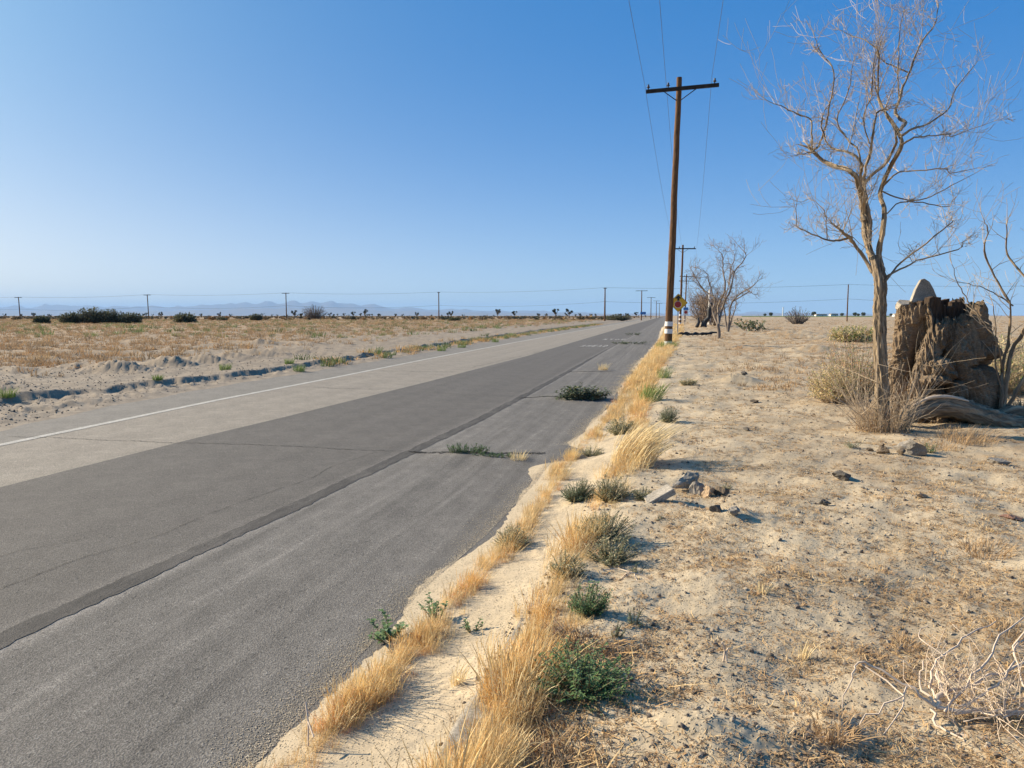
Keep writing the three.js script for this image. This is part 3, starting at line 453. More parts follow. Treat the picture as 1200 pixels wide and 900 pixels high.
function slabGeo(outline, thick, seed, rough = 0.008) { // broken slab: outline extruded, edges worn
  const s = new THREE.Shape(outline.map(([x, y]) => new THREE.Vector2(x, y)));
  const g = new THREE.ExtrudeGeometry(s, { depth: thick, bevelEnabled: true, bevelSize: 0.008, bevelThickness: 0.008, bevelSegments: 2, steps: 2 });
  const p = g.attributes.position; for (let i = 0; i < p.count; i++) { const x = p.getX(i), y = p.getY(i), z = p.getZ(i); p.setXYZ(i, x + rough * n3(x * 14 + seed, y * 14, z * 14), y + rough * n3(x * 14, y * 14 + seed, z * 14), z + rough * n3(x * 9, y * 9, z * 9 + seed)); }
  g.computeVertexNormals(); return g;
}
{
  const g = slabGeo([[-0.18, -0.05], [0.19, -0.05], [0.18, 0.1], [0.13, 0.26], [0.075, 0.37], [0.02, 0.42], [-0.02, 0.41], [-0.09, 0.28], [-0.15, 0.12]], 0.085, 3, 0.004);
  const m = single('concrete_slab', g, M.concrete, 'pointed pale concrete slab propped upright on top of the stump', 'slab');
  m.position.set(3.58, 1.74, -11.50); m.rotation.set(-0.12, YAW - 0.22, 0.04, 'YXZ');
  const g2 = slabGeo([[-0.12, 0], [0.1, -0.02], [0.12, 0.1], [0.0, 0.16], [-0.1, 0.1]], 0.08, 8, 0.006);
  const m2 = single('concrete_fragment', g2, M.concrete, 'small grey concrete fragment lying on the stump rim beside the slab', 'concrete');
  m2.position.set(3.36, 1.74, -11.42); m2.rotation.set(-1.2, YAW, 0.3, 'YXZ');
}
{ // fallen log
  const t = thing('fallen_log', 'weathered hollow grey log lying in front of the stump', 'log', [3.72, 0.13, -10.78], YAW);
  const P = smoothPath([V(-0.62, 0.10, 0.08), V(-0.50, 0.22, 0.03), V(-0.22, 0.31, 0), V(0.08, 0.31, 0.02), V(0.36, 0.22, 0.06), V(0.66, 0.12, 0.14), V(0.95, 0.08, 0.12), V(1.5, 0.06, 0.05), V(2.1, 0.05, -0.1)], 8), rad = lerpList([0.06, 0.125, 0.145, 0.14, 0.14, 0.13, 0.11, 0.12, 0.1], P.length);
  const b = new Builder(); b.tube(P, rad, 28); const q = b.p;
  for (let i = 0; i < q.length; i += 3) { const rg = 1 - Math.abs(n3(q[i] * 1.6, q[i + 1] * 13, q[i + 2] * 13)), a = 0.035 * (rg * rg - 0.5) + 0.012 * n3(q[i] * 4, q[i + 1] * 30, q[i + 2] * 30); q[i + 1] += a; q[i + 2] += a * 0.8; }
  part('log_body', b.geo(), M.logWood, t);
  const bs = new Builder(); bs.tube(smoothPath([V(-0.52, 0.34, 0.13), V(-0.3, 0.44, 0.12), V(-0.05, 0.455, 0.12), V(0.2, 0.40, 0.15)], 5), lerpList([0.012, 0.022, 0.022, 0.01], 16), 8); part('bark_strip', bs.geo(), M.pale, t);
  const b2 = new Builder(); b2.tube(smoothPath([V(0.55, 0.2, 0.02), V(0.9, 0.24, -0.05), V(1.35, 0.2, -0.1), V(1.9, 0.17, -0.2)], 6), lerpList([0.03, 0.07, 0.08, 0.06], 19), 14); const q2 = b2.p; for (let i = 0; i < q2.length; i += 3) { const a = 0.02 * n3(q2[i] * 2, q2[i + 1] * 16, q2[i + 2] * 16); q2[i + 1] += a; } part('branch_stub', b2.geo(), M.logWood, t);
}
{ // sapling beside the stump
  const t = thing('bare_sapling', 'leafless multi-stemmed sapling growing between the stump and the log end', 'sapling', [4.48, 0.22, -11.03], YAW);
  bareTree(t, [
    ['limb', [[-0.02, 0.0, 0.046], [0.01, 0.36, 0.040], [0.07, 0.66, 0.035], [0.15, 1.16, 0.030], [0.05, 1.62, 0.025], [-0.07, 1.96, 0.021], [-0.23, 2.29, 0.016], [-0.42, 2.59, 0.010], [-0.50, 2.69, 0.007]]],
    ['limb', [[-0.01, 0.0, 0.052], [0.08, 0.42, 0.044], [0.21, 0.94, 0.037], [0.28, 1.33, 0.030], [0.20, 1.79, 0.023], [0.06, 2.24, 0.017], [-0.06, 2.63, 0.009]]],
    ['limb', [[0.01, 0.0, 0.046], [0.15, 0.33, 0.039], [0.32, 0.71, 0.032], [0.49, 1.22, 0.023], [0.54, 1.79, 0.014], [0.46, 2.24, 0.008]]],
    ['limb', [[0.09, 0.67, 0.021], [-0.10, 1.05, 0.017], [-0.23, 1.31, 0.015], [-0.38, 1.62, 0.013], [-0.54, 1.84, 0.010], [-0.68, 2.12, 0.006]]],
    ['limb', [[0.10, 1.56, 0.015], [-0.02, 1.67, 0.013], [-0.26, 1.79, 0.009], [-0.51, 1.88, 0.005]]],
    ['limb', [[0.03, 0.39, 0.021], [-0.06, 0.76, 0.017], [-0.13, 1.16, 0.013], [-0.11, 1.56, 0.008]]]],
    9, { thick: 0.68, depth: 0.3, free: 0.3, wood: M.logWood, twigMat: M.twig, per: 1, dens: 0.55, len: 0.4, levels: 1, twigR: 0.006, prob: 0.6, bare: 0.3, min: 0.002 });
}
{ // middle-distance bare trees along the verge
  const opt = { jit: 3, coarse: true, depth: 1.4, fx: 0.5, fy: 0.4, free: 0.9, wood: M.twigGrey, twigMat: M.twigBrown, per: 2, dens: 0.6, len: 0.72, levels: 2, twigR: 0.016, kids: 1, prob: 0.7, lift: 0.05, bare: 0.25, min: 0.006 };
  const a = thing('bare_tree', 'bare spreading tree behind the dark scrap on the verge', 'tree', [3.38, H(3.38, -48.69) - 0.05, -48.69], YAW);
  bareTree(a, [
    ['trunk', [[0.00, -0.1, 0.148], [-0.01, 0.54, 0.117], [-0.08, 0.97, 0.105]]],
    ['limb', [[-0.08, 0.92, 0.078], [-0.26, 1.78, 0.062], [-0.28, 2.59, 0.053], [-0.73, 3.23, 0.043], [-1.29, 3.93, 0.026], [-1.73, 4.30, 0.012]]],
    ['limb', [[-0.03, 0.97, 0.086], [0.11, 2.05, 0.070], [0.13, 3.40, 0.055], [0.05, 4.46, 0.039], [0.13, 5.26, 0.026], [-0.26, 5.90, 0.012]]],
    ['limb', [[-0.03, 0.97, 0.078], [0.38, 1.95, 0.066], [0.68, 3.13, 0.055], [1.07, 4.30, 0.039], [1.26, 5.26, 0.026], [1.02, 6.11, 0.012]]],
    ['limb', [[-0.28, 2.48, 0.038], [-0.52, 3.56, 0.034], [-1.03, 4.30, 0.021], [-1.46, 4.52, 0.012]]],
    ['limb', [[-0.26, 1.9, 0.038], [-0.7, 3.0, 0.034], [-1.3, 3.6, 0.021], [-1.9, 3.8, 0.012]]],
    ['limb', [[0.68, 3.02, 0.038], [0.86, 4.09, 0.034], [0.72, 5.26, 0.021], [0.71, 5.79, 0.012]]]], 12, opt);
  const b = thing('bare_tree', 'bare slanting tree with a green fallen bough beside it', 'tree', [5.3, H(5.3, -65.4) - 0.05, -65.4], YAW);
  bareTree(b, [
    ['limb', [[0, -0.1, 0.125], [0.11, 1.30, 0.090], [0.44, 2.53, 0.076], [1.00, 3.25, 0.058], [1.70, 3.97, 0.040], [2.40, 4.69, 0.017]]],
    ['limb', [[0, -0.1, 0.117], [-0.18, 1.30, 0.078], [-0.29, 2.53, 0.063], [-0.18, 3.97, 0.040], [0.08, 5.19, 0.023]]],
    ['limb', [[0.51, 2.60, 0.057], [1.29, 3.18, 0.046], [2.01, 3.47, 0.029], [2.59, 3.18, 0.017]]],
    ['limb', [[0, -0.1, 0.094], [0.26, 1.09, 0.063], [0.45, 2.03, 0.046], [0.82, 4.33, 0.023]]]], 15, { ...opt, len: 0.9, per: 2, min: 0.007 });
  const strokes = (k) => [0, 1, 2, 3, 4].map(i => { const a = (i - 2) * 0.4 + 0.2 * Math.sin(k * 7 + i * 3); return ['limb', [[a * 0.3, -0.1, 0.15], [a * 0.9, 1.1, 0.1], [a * 1.8 + 0.2 * Math.sin(i + k), 2.4, 0.07], [a * 2.6, 3.4 + 0.4 * Math.sin(k + i * 2), 0.025]]]; });
  const dense = { ...opt, dens: 0.7, per: 2, len: 1.15, free: 0.2, bare: 0.1, min: 0.014, twigR: 0.025, wood: M.twigGrey };
  const c = thing('bare_tree', 'twiggy bare tree with a dark stump at its foot on the verge', 'tree', [5.0, H(5, -81) - 0.05, -81], YAW); bareTree(c, strokes(1), 21, dense); c.scale.setScalar(0.8);
  const d = thing('bare_tree', 'dense grey leafless tree beyond the verge bank', 'tree', [5.4, H(5.4, -104) - 0.05, -104], YAW); bareTree(d, strokes(2.3), 25, { ...dense, per: 3 }); d.scale.setScalar(1.0);
  const e = copyOf(d, [7.4, H(7.4, -126), -126], YAW + 2.2, 1.05, 'dense rounded leafless tree behind the verge bank trees'); void e;
  const f = copyOf(d, [6.6, H(6.6, -142), -142], YAW + 4, 1.15, 'far leafless tree at the end of the verge row'); void f;
  { // blackened snag
    const s = single('burnt_snag', (() => { const q = new Builder(); q.tube(smoothPath([V(0, -0.1, 0), V(0.1, 0.5, 0), V(0.5, 1.0, 0), V(0.55, 1.8, 0), V(0.75, 2.5, 0)], 4), lerpList([0.35, 0.26, 0.2, 0.22, 0.1], 17), 9); q.tube(smoothPath([V(-0.7, 0, 0.2), V(-0.5, 0.45, 0.1), V(-0.55, 0.95, 0)], 4), lerpList([0.2, 0.16, 0.08], 9), 8); return q.geo(); })(), M.rubber, 'crooked blackened snag among the leafless verge trees', 'snag'); s.position.set(3.9, H(3.9, -78), -78);
    const w = single('marker_post', new THREE.CylinderGeometry(0.14, 0.16, 3.9, 10), M.white, 'plain whitish post among the leafless trees', 'post'); w.position.set(4.8, H(4.8, -84) + 1.9, -84);
  }
}

// ------------------------------------------------------------------ power poles and wires
function pole(pos, height, rb, rt, lean, label, group, o = {}) {
  const t = thing('utility_pole', label, 'pole', pos, o.turn ?? 0, group); t.rotation.z = lean;
  const b = new Builder(), P = [], rr = []; const n = o.far ? 4 : 24; for (let i = 0; i <= n; i++) { P.push(V(0.02 * n2(i * 0.3, height) * (o.far ? 0 : 1), -0.4 + (height + 0.4) * i / n, 0)); rr.push(mix(rb, rt, i / n)); }
  b.tube(P, rr, o.far ? 8 : 16); part('pole', b.geo(), M.pole, t);
  const armY = height - (o.armDrop ?? 0.55), L = o.arm ?? 3.35, am = M.arm;
  if (L) {
    const bx = new THREE.BoxGeometry(L, 0.16, 0.12, 8, 1, 1); const arm = part('cross_arm', bx, am, t); arm.position.set(o.shift ?? 0.15, armY, 0.17); arm.rotation.z = o.tilt ?? 0;
    if (!o.far || o.braces) for (const s of [-1, 1]) { const q = new Builder(); q.tube([V(s * 0.08, armY - 0.55, 0.15), V(s * 0.78, armY - 0.06, 0.2)], 0.022, 6); part('brace', q.geo(), M.arm, t); }
    for (const x of (o.pins ?? [-1.42, -0.5, 1.62])) { const q = new THREE.LatheGeometry([[0.001, 0.24], [0.035, 0.23], [0.045, 0.18], [0.03, 0.16], [0.07, 0.11], [0.075, 0.08], [0.03, 0.07], [0.018, 0.0], [0.001, 0.0]].map(([a, c]) => new THREE.Vector2(a * (o.far ? 1.3 : 1.1), c)), 10); const m = part('insulator', q, M.porcelain, t); m.position.set(x, armY + 0.08 + (o.tilt ?? 0) * x, 0.17); }
    if (o.second) { const a2 = part('cross_arm', bx, am, t); a2.position.set(0, armY - o.second, 0.17); }
  }
  for (const y of (o.bands ?? [])) { const k = clamp((y + 0.4) / (height + 0.4)); const r = mix(rb, rt, k) + 0.014; const m = part('painted_band', new THREE.CylinderGeometry(r, r + 0.004, 0.22, 20, 1, true), M.white, t); m.position.y = y; }
  return t;
}
const poleLine = [[0.18, -36.9, 12.75], [2.2, -110.8, 11.6], [4.9, -190, 11.7], [7.2, -270, 11.7]];
pole([0.18, H(0.18, -36.9) - 0.02, -36.9], 12.75, 0.185, 0.125, -0.0225, 'tall brown utility pole with white painted bands, nearest the road sign', 'power poles along the verge', { tilt: 0.055, bands: [0.18, 0.78, 1.14] });
pole([2.2, H(2.2, -110.8), -110.8], 11.6, 0.18, 0.12, -0.016, 'utility pole behind the banded pole, with one plain cross arm and white foot bands', 'power poles along the verge', { bands: [0.3, 0.9, 1.5], braces: true, far: true, tilt: 0.0 });
pole([4.9, H(4.9, -190), -190], 11.7, 0.19, 0.13, -0.02, 'far utility pole with two stacked cross arms beyond the verge bank', 'power poles along the verge', { second: 1.1, far: true, arm: 3.6, bands: [0.5] });
function wire(pts, sag, r, label, group) { // catenary spans
  const P = []; for (let i = 0; i < pts.length - 1; i++) { const a = pts[i], b = pts[i + 1], n = 18; for (let k = i ? 1 : 0; k <= n; k++) { const t = k / n, p = a.clone().lerp(b, t); p.y -= 4 * sag * t * (1 - t); P.push(p); } }
  const b = new Builder(); b.tube(P, r, 5); return single('power_wire', b.geo(), M.wire, label, 'wire', group);
}
[[-1.2, 'road-side'], [-0.2, 'middle'], [1.9, 'field-side']].forEach(([x, w], i) => {
  const tilt = 0.055 * [-1.4, -0.5, 1.6][i];
  wire([V(x - 1.6, 13.1, 42), V(x + 0.05, 12.72 + tilt, -36.75), V(2.5 + x * 0.95, 11.45, -110.7), V(5.1 + x * 0.95, 11.5, -189.9), V(7.4 + x * 0.95, 11.4, -270)], 1.15, 0.0085, `thin ${w} power wire strung between the verge poles`, 'verge wires');
});
// line that crosses the plain behind
const cross = [[-226, -224, 8.3], [-180.9, -233.3, 9.2], [-125.1, -229.5, 9.35], [-71.7, -230.3, 9.3], [-16.1, -203.9, 9.3], [47.5, -210.9, 9.9]];
const crossLabel = ['far utility pole past the big dark thicket, with a short cross arm', 'far utility pole between the dark thicket and the lone olive bush', 'far utility pole between the small bush and the grey bare bush', 'far utility pole standing alone on the open plain', 'far utility pole without arm beside the road edge line', 'far pole seen between the verge trees and the bare tree'];
cross.forEach(([x, z, y], i) => { const h = H(x, z); pole([x, h, z], y - h, i === 4 ? 0.26 : 0.19, 0.14, [0.02, 0.02, 0, 0, 0, 0][i], crossLabel[i], 'poles crossing the plain', { far: true, arm: i < 3 ? 2.6 : i === 5 ? 0 : 0.9, armDrop: 0.2, shift: 0, pins: [], turn: YAW }); });
wire([V(-300, 8.6, -222), ...cross.map(([x, z, y]) => V(x, y, z)), V(112, 9.6, -214), V(180, 9.6, -216)], 0.55, 0.028, 'upper wire crossing the plain on the far poles', 'wires across the plain');
wire([V(-300, 4.6, -222), ...cross.map(([x, z, y], i) => V(x, y - 4.3 + (i > 3 ? 0.5 : 0), z)), V(112, 4.9, -214), V(180, 4.9, -216)], 0.8, 0.026, 'lower wire crossing the plain on the far poles', 'wires across the plain');
for (const [x, z, y, l] of [[-8.1, -265.8, 10.6, 'far T-shaped pole with a small blue sign on it'], [-6.8, -376, 10.9, 'second far T-shaped pole down the road'], [-5.4, -489, 11.4, 'third and smallest far T-shaped pole down the road'], [-4.2, -590, 11.4, 'last tiny T-shaped pole at the end of the road']]) pole([x, H(x, z), z], y, 0.22, 0.15, 0, l, 'poles down the road', { far: true, arm: 4.2, armDrop: 0.15, shift: 0, pins: [], turn: 0 });
{ const t = thing('road_sign', 'small blue panel sign at the foot of a far pole', 'sign', [-7.4, H(-7.4, -262), -262]); part('panel', new THREE.BoxGeometry(1.9, 0.9, 0.05), M.blue, t).position.y = 2.6; const m = part('post', new THREE.CylinderGeometry(0.05, 0.05, 2.6, 8), M.steel, t); m.position.y = 1.3; }
{ // STOP AHEAD warning sign
  const t = thing('warning_sign', 'yellow diamond warning sign with black arrow above a red octagon', 'sign', [1.0, H(1.0, -58.7), -58.7], 0.03);
  const post = part('post', new THREE.BoxGeometry(0.07, 2.6, 0.05), M.steel, t); post.position.y = 1.25;
  const rs2 = (w, r) => { const s = new THREE.Shape(); s.moveTo(-w / 2 + r, -w / 2); s.lineTo(w / 2 - r, -w / 2); s.absarc(w / 2 - r, -w / 2 + r, r, -Math.PI / 2, 0); s.lineTo(w / 2, w / 2 - r); s.absarc(w / 2 - r, w / 2 - r, r, 0, Math.PI / 2); s.lineTo(-w / 2 + r, w / 2); s.absarc(-w / 2 + r, w / 2 - r, r, Math.PI / 2, Math.PI); s.lineTo(-w / 2, -w / 2 + r); s.absarc(-w / 2 + r, -w / 2 + r, r, Math.PI, Math.PI * 1.5); return s; };
  const plate = part('plate', new THREE.ExtrudeGeometry(rs2(1.02, 0.06), { depth: 0.012, bevelEnabled: false }), M.yellow, t); plate.rotation.z = Math.PI / 4; plate.position.set(0, 2.42, 0.04);
  const bs = rs2(0.99, 0.05), hole = rs2(0.955, 0.045); bs.holes.push(hole); const bd = part('border', new THREE.ExtrudeGeometry(bs, { depth: 0.003, bevelEnabled: false }), M.black, plate); bd.position.z = 0.012;
  const ar = new THREE.Shape(); [[0, 0.60], [0.26, 0.33], [0.08, 0.33], [0.08, 0.16], [-0.08, 0.16], [-0.08, 0.33], [-0.26, 0.33]].forEach(([x, y], i) => i ? ar.lineTo(x, y) : ar.moveTo(x, y)); const am = part('arrow', new THREE.ExtrudeGeometry(ar, { depth: 0.004, bevelEnabled: false }), M.black, t); am.position.set(0, 2.42, 0.053);
  const rim = part('octagon_rim', new THREE.CylinderGeometry(0.285, 0.285, 0.004, 8), M.white, t); rim.rotation.set(Math.PI / 2, Math.PI / 8, 0); rim.position.set(-0.02, 2.30, 0.056);
  const oc = part('octagon', new THREE.CylinderGeometry(0.262, 0.262, 0.004, 8), M.red, t); oc.rotation.set(Math.PI / 2, Math.PI / 8, 0); oc.position.set(-0.02, 2.30, 0.061);
}
{ const t = thing('road_sign', 'small white sign with blue header and red disc far along the verge', 'sign', [2.6, H(2.6, -100), -100]); const p = part('post', new THREE.BoxGeometry(0.07, 1.9, 0.05), M.steel, t); p.position.y = 0.9; const w = part('panel', new THREE.BoxGeometry(0.62, 1.0, 0.02), M.white, t); w.position.set(0.1, 1.75, 0.04); const b = part('header', new THREE.BoxGeometry(0.62, 0.34, 0.02), M.blue, t); b.position.set(0.1, 2.10, 0.065); const c = part('disc', new THREE.CylinderGeometry(0.2, 0.2, 0.02, 20), M.red, t); c.rotation.x = Math.PI / 2; c.position.set(0.1, 1.65, 0.06); }

// ------------------------------------------------------------------ stones and rubble
function rockGeo(seed, sx, sy, sz, det = 3, cuts = 11) {
  const R = rngOf(seed); let g = new THREE.IcosahedronGeometry(1, det); g.deleteAttribute('uv'); g.deleteAttribute('normal'); g = mergeVertices(g, 1e-4); const p = g.attributes.position, planes = Array.from({ length: cuts }, () => [V(R() - 0.5, R() - 0.5, R() - 0.5).normalize(), 0.36 + 0.34 * R()]), uv = [];
  for (let i = 0; i < p.count; i++) { const v = V(p.getX(i), p.getY(i), p.getZ(i)); for (const [n, d] of planes) { const q = v.dot(n) - d; if (q > 0) v.addScaledVector(n, -q); } v.addScaledVector(v.clone().normalize(), 0.10 * n3(v.x * 2 + seed, v.y * 2, v.z * 2) + 0.07 * n3(v.x * 5, v.y * 5 + seed, v.z * 5)); p.setXYZ(i, v.x * sx, v.y * sy, v.z * sz); uv.push(v.x * sx + v.z * sz * 0.7, v.y * sy + v.z * sz * 0.5); }
  g.setAttribute('uv', new THREE.Float32BufferAttribute(uv.map(q => q * 2), 2)); g = g.toNonIndexed(); g.computeVertexNormals(); return g;
}
function rock(name, x, z, [sx, sy, sz], mat, label, cat, turn = 0, sink = 0.3, group) { const m = single(name, rockGeo(Math.round(Math.abs(x * 977 + z * 131)), sx, sy, sz), mat, label, cat, group); m.position.set(x, H(x, z) + sy * (0.75 - sink), z); m.rotation.y = turn; return m; }
{
  const g = slabGeo([[-0.13, -0.045], [0.095, -0.055], [0.10, 0.05], [-0.11, 0.06]], 0.038, 5, 0.004); g.rotateX(-Math.PI / 2); const m = single('concrete_shard', g, M.concrete, 'flat wedge of pale concrete sticking up slanted out of the sand', 'concrete'); m.position.set(0.0, H(0, -5.86) + 0.035, -5.84); m.rotation.set(0.12, YAW + 0.25, 0.50, 'YXZ');
  rock('concrete_chunk', 0.20, -6.42, [0.16, 0.10, 0.12], M.concrete, 'largest whitish broken concrete chunk in the rubble pile', 'concrete', 0.3, 0.1);
  rock('concrete_chunk', 0.30, -6.28, [0.075, 0.08, 0.07], M.rock, 'grey upright concrete chunk in the middle of the rubble pile', 'concrete', 1.1, 0.1);
  rock('concrete_chunk', 0.375, -6.22, [0.075, 0.075, 0.07], M.rockTan, 'tan squarish chunk leaning in the rubble pile', 'rubble', 0.6, 0.1);
  rock('concrete_chunk', 0.50, -6.22, [0.085, 0.05, 0.07], M.clod, 'low brown chunk at the field end of the rubble pile', 'rubble', 0.2, 0.2);
  rock('stone', 0.40, -5.42, [0.06, 0.04, 0.05], M.rockDark, 'dark stone half buried on the small sand mound', 'stone', 0.4);
  rock('stone', 0.51, -5.34, [0.055, 0.045, 0.05], M.rock, 'grey ribbed stone on the crest of the small sand mound', 'stone', 1.4, 0.1);
  rock('stone', 1.57, -6.98, [0.105, 0.065, 0.09], M.rockDark, 'dark angular stone lying alone on open sand', 'stone', 0.2, 0.2);
  rock('stone', 1.25, -5.99, [0.05, 0.035, 0.045], M.rockDark, 'small dark stone beside dry straw litter', 'stone', 0.9, 0.2);
  rock('stone', 2.47, -5.82, [0.11, 0.022, 0.08], M.rockRed, 'flat reddish brick-coloured stone lying on the sand', 'stone', 0.2, 0.2);
  rock('boulder', 2.54, -8.35, [0.19, 0.13, 0.14], M.rock, 'grey boulder lying at the foot of the fallen log', 'boulder', -0.3, 0.25);
  rock('stone', 3.27, -8.05, [0.13, 0.05, 0.09], M.rock, 'flat grey stone on sand in front of the log end', 'stone', 0.2, 0.2);
  rock('stone', 1.75, -16.9, [0.10, 0.06, 0.07], M.rockDark, 'dark stone capping a low sand hump', 'stone', 0.3, 0.1);
  rock('stone', 1.54, -13.08, [0.10, 0.045, 0.06], M.clod, 'brown piece of wood-like stone among dry stubble', 'stone', 0.3, 0.2);
  rock('stone', 1.05, -9.7, [0.05, 0.03, 0.045], M.rockDark, 'lone small dark stone on bare sand', 'stone', 0.5, 0.2);
  rock('stone', 2.02, -6.25, [0.06, 0.03, 0.05], M.rockTan, 'small tan stone on bare sand', 'stone', 0.5, 0.2);
  for (let i = 0; i < 4; i++) { const x = [2.2, 2.35, 2.42, 2.28][i], z = [-8.5, -8.62, -8.2, -8.3][i]; rock('clod', x, z, [0.06, 0.045, 0.05].map(q => q * (0.7 + 0.2 * i)), M.clod, 'brown dirt clod beside the grey boulder under the tree', 'clod', i, 0.2, 'clods by the boulder'); }
  { const q = new Builder(), R = rngOf(8); for (let k = 0; k < 7; k++) { const x = -1.1 + 2.2 * k / 6; q.tube(smoothPath([V(x - 0.45, 0.05, (R() - 0.5) * 0.5), V(x - 0.1, 0.12 + 0.12 * R(), (R() - 0.5) * 0.5), V(x + 0.35, 0.08 + 0.22 * R() * (k / 6), (R() - 0.5) * 0.4)], 4), lerpList([0.04, 0.085, 0.05], 9), 7); } const g = q.geo(); const m = single('tyre_scrap', g, M.rubber, 'shredded black tyre tread lying on the verge near the warning sign', 'scrap'); m.position.set(2.35, H(2.35, -55), -55); m.rotation.y = 0.3; }
}

// ------------------------------------------------------------------ plants
const windX = 0.42, windZ = -0.16;
function bladeClump(seed, n, h, spread, lean, w = 0.0042, o = {}) { // tuft of thin blades, base at origin
  const R = rngOf(seed), B = new Builder();
  for (let k = 0; k < n; k++) {
    const a = R() * 6.283, r = spread * Math.sqrt(R()), L = h * (0.45 + 0.6 * R()), out = (o.out ?? 0.25) * (R() - 0.2), lx = lean * (0.6 + 0.6 * R());
    const b = V(Math.cos(a) * r, -0.015, Math.sin(a) * r), dx = Math.cos(a) * out + lx * windX / 0.42 + (R() - 0.5) * 0.5, dz = Math.sin(a) * out + lx * windZ / 0.42 + (R() - 0.5) * 0.3;
    const bent = R() < 0.24, ba = R() * 6.283, bl = L * (0.2 + 0.35 * R()); const pts = [0, 0.4, 0.75, 1].map((t, ti) => { const q = Math.min(t, bent ? 0.4 + 0.15 * (ti - 1) * (ti > 1) : 1), v = V(b.x + dx * L * q * (0.35 + 0.65 * q), b.y + L * (q - 0.22 * Math.abs(lean) * q * q), b.z + dz * L * q * (0.35 + 0.65 * q)); if (bent && ti > 1) v.add(V(Math.cos(ba) * bl * (ti - 1) * 0.5, -bl * (ti - 1) * 0.28, Math.sin(ba) * bl * (ti - 1) * 0.5)); v.y = Math.max(v.y, b.y); return v; }), c = R() * 6.283, s = V(Math.cos(c), 0, Math.sin(c));
    B.ribbon(pts, [w, w * 0.9, w * (o.head ? 1.9 : 0.7), w * 0.25], s);
  }
  return B.geo();
}
function scatter(name, geos, mat, list, seed, colors, o = {}) { // list of [x, y, z, scale]; one stuff object per variant
  const R = rngOf(seed), per = geos.map(() => []); list.forEach(q => per[Math.floor(R() * geos.length)].push(q));
  geos.forEach((g, gi) => { const L = per[gi]; if (!L.length) return; const m = new THREE.InstancedMesh(g, mat, L.length), d = new THREE.Object3D(), c = new THREE.Color(); m.name = numbered(name); m.userData.kind = 'stuff'; m.castShadow = m.receiveShadow = true;
    L.forEach(([x, y, z, s], i) => { d.position.set(x, y, z); d.rotation.set(o.tumble ? R() * 6.28 : 0, o.turn === undefined ? R() * 6.283 : (R() - 0.5) * o.turn, o.tumble ? R() * 6.28 : 0); d.scale.set(s * (0.85 + 0.3 * R()), s * (0.8 + 0.4 * R()), s * (0.85 + 0.3 * R())); d.updateMatrix(); m.setMatrixAt(i, d.matrix); if (colors) { const q = colors[Math.floor(R() * colors.length)], k = 0.8 + 0.4 * R(); m.setColorAt(i, c.setRGB(q[0] * k, q[1] * k, q[2] * k)); } });
    scene.add(m); });
}
{ // golden grass along the kerb, two ragged rows
  const R = rngOf(404), rowL = table([[1.8, -1.36], [2.3, -1.30], [3.1, -1.17], [4, -1.12], [4.8, -1.05], [6.6, -1.03], [7.9, -1.03], [9.6, -0.95], [12.4, -0.80], [17, -0.80], [23, -0.72], [40, -0.37], [60, -0.1], [110, 0.3], [200, 0.8]]);
  const rowR = table([[1.8, -0.62], [2.3, -0.58], [2.9, -0.55], [4.4, -0.54], [6.7, -0.42], [7.7, -0.27], [10.7, -0.32], [14.3, -0.33], [21.6, -0.15], [44, 0.62], [60, 1.2], [88, 2.0], [200, 3.2]]);
  const gl = table([[1.8, 0.9], [3.6, 0.95], [3.9, 0.7], [4.6, 0.9], [5.2, 0.7], [5.6, 0.5], [6.3, 0.8], [7, 0.6], [7.6, 0.9], [10, 0.8], [16, 0.9], [40, 1], [200, 1]]);
  const gr = table([[1.8, 1], [3.9, 0.95], [4.4, 0.8], [4.9, 0.75], [5.4, 0.4], [6.2, 0.3], [6.6, 0.6], [7.6, 0.9], [8.4, 0.4], [9.8, 0.7], [14, 0.8], [24, 0.9], [200, 1]]);
  const gold = [], red = [], low = [];
  for (let k = 0; k < 5600; k++) {
    const d = 1.75 * Math.pow(75, Math.pow(R(), 1.15)), right = R() < 0.52, row = right ? rowR : rowL, dens = (right ? gr : gl)(d);
    const clump = clamp(0.55 + 0.9 * n2(d * 1.3, right ? 5 : 25));
    if (R() > dens * (0.28 + 0.72 * clump)) continue;
    const w = (right ? 0.125 : 0.08) * (1 + 0.6 * sstep(8, 40, d)), x = row(d) + (R() + R() + R() - 1.5) * w * 1.2, s = (0.3 + 0.5 * R() * R() + 0.12 * R()) * (0.7 + 0.5 * clump) * (right ? 1 : 0.78) * (1 + 0.45 * sstep(6, 20, d)), q = [x, G(x, -d), -d, s];
    (R() < (d > 10 ? 0.3 : 0.13) ? red : R() < 0.22 ? low : gold).push(q);
    if (d > 8 && R() < sstep(7, 20, d)) { const x2 = mix(rowL(d), rowR(d), R()) ; gold.push([x2, G(x2, -d), -d, s * 1.1]); }
  }
  const va = [1, 2, 3, 4].map(i => bladeClump(i, 44, 0.27, 0.08, 0.26 + 0.1 * (i % 3), 0.0026, { head: true, out: 0.6 + 0.3 * (i % 2) }));
  scatter('golden_grass', va, M.straw, gold, 71, [[1, 1, 1], [1.0, 0.92, 0.75], [0.9, 0.82, 0.7], [0.7, 0.64, 0.55], [0.95, 0.76, 0.5]], { turn: 3.4 });
  scatter('rusty_grass', [7, 8].map(i => bladeClump(i, 28, 0.2, 0.08, 0.2, 0.004, { out: 0.9 })), M.strawRed, red, 72, [[1, 1, 1], [1, 0.85, 0.8], [0.8, 0.75, 0.7]]);
  scatter('dead_grass', [9].map(i => bladeClump(i, 26, 0.12, 0.09, 0.1, 0.004, { out: 1.6 })), M.deadGrass, low, 73, [[1, 1, 1], [0.8, 0.8, 0.8]]);
}
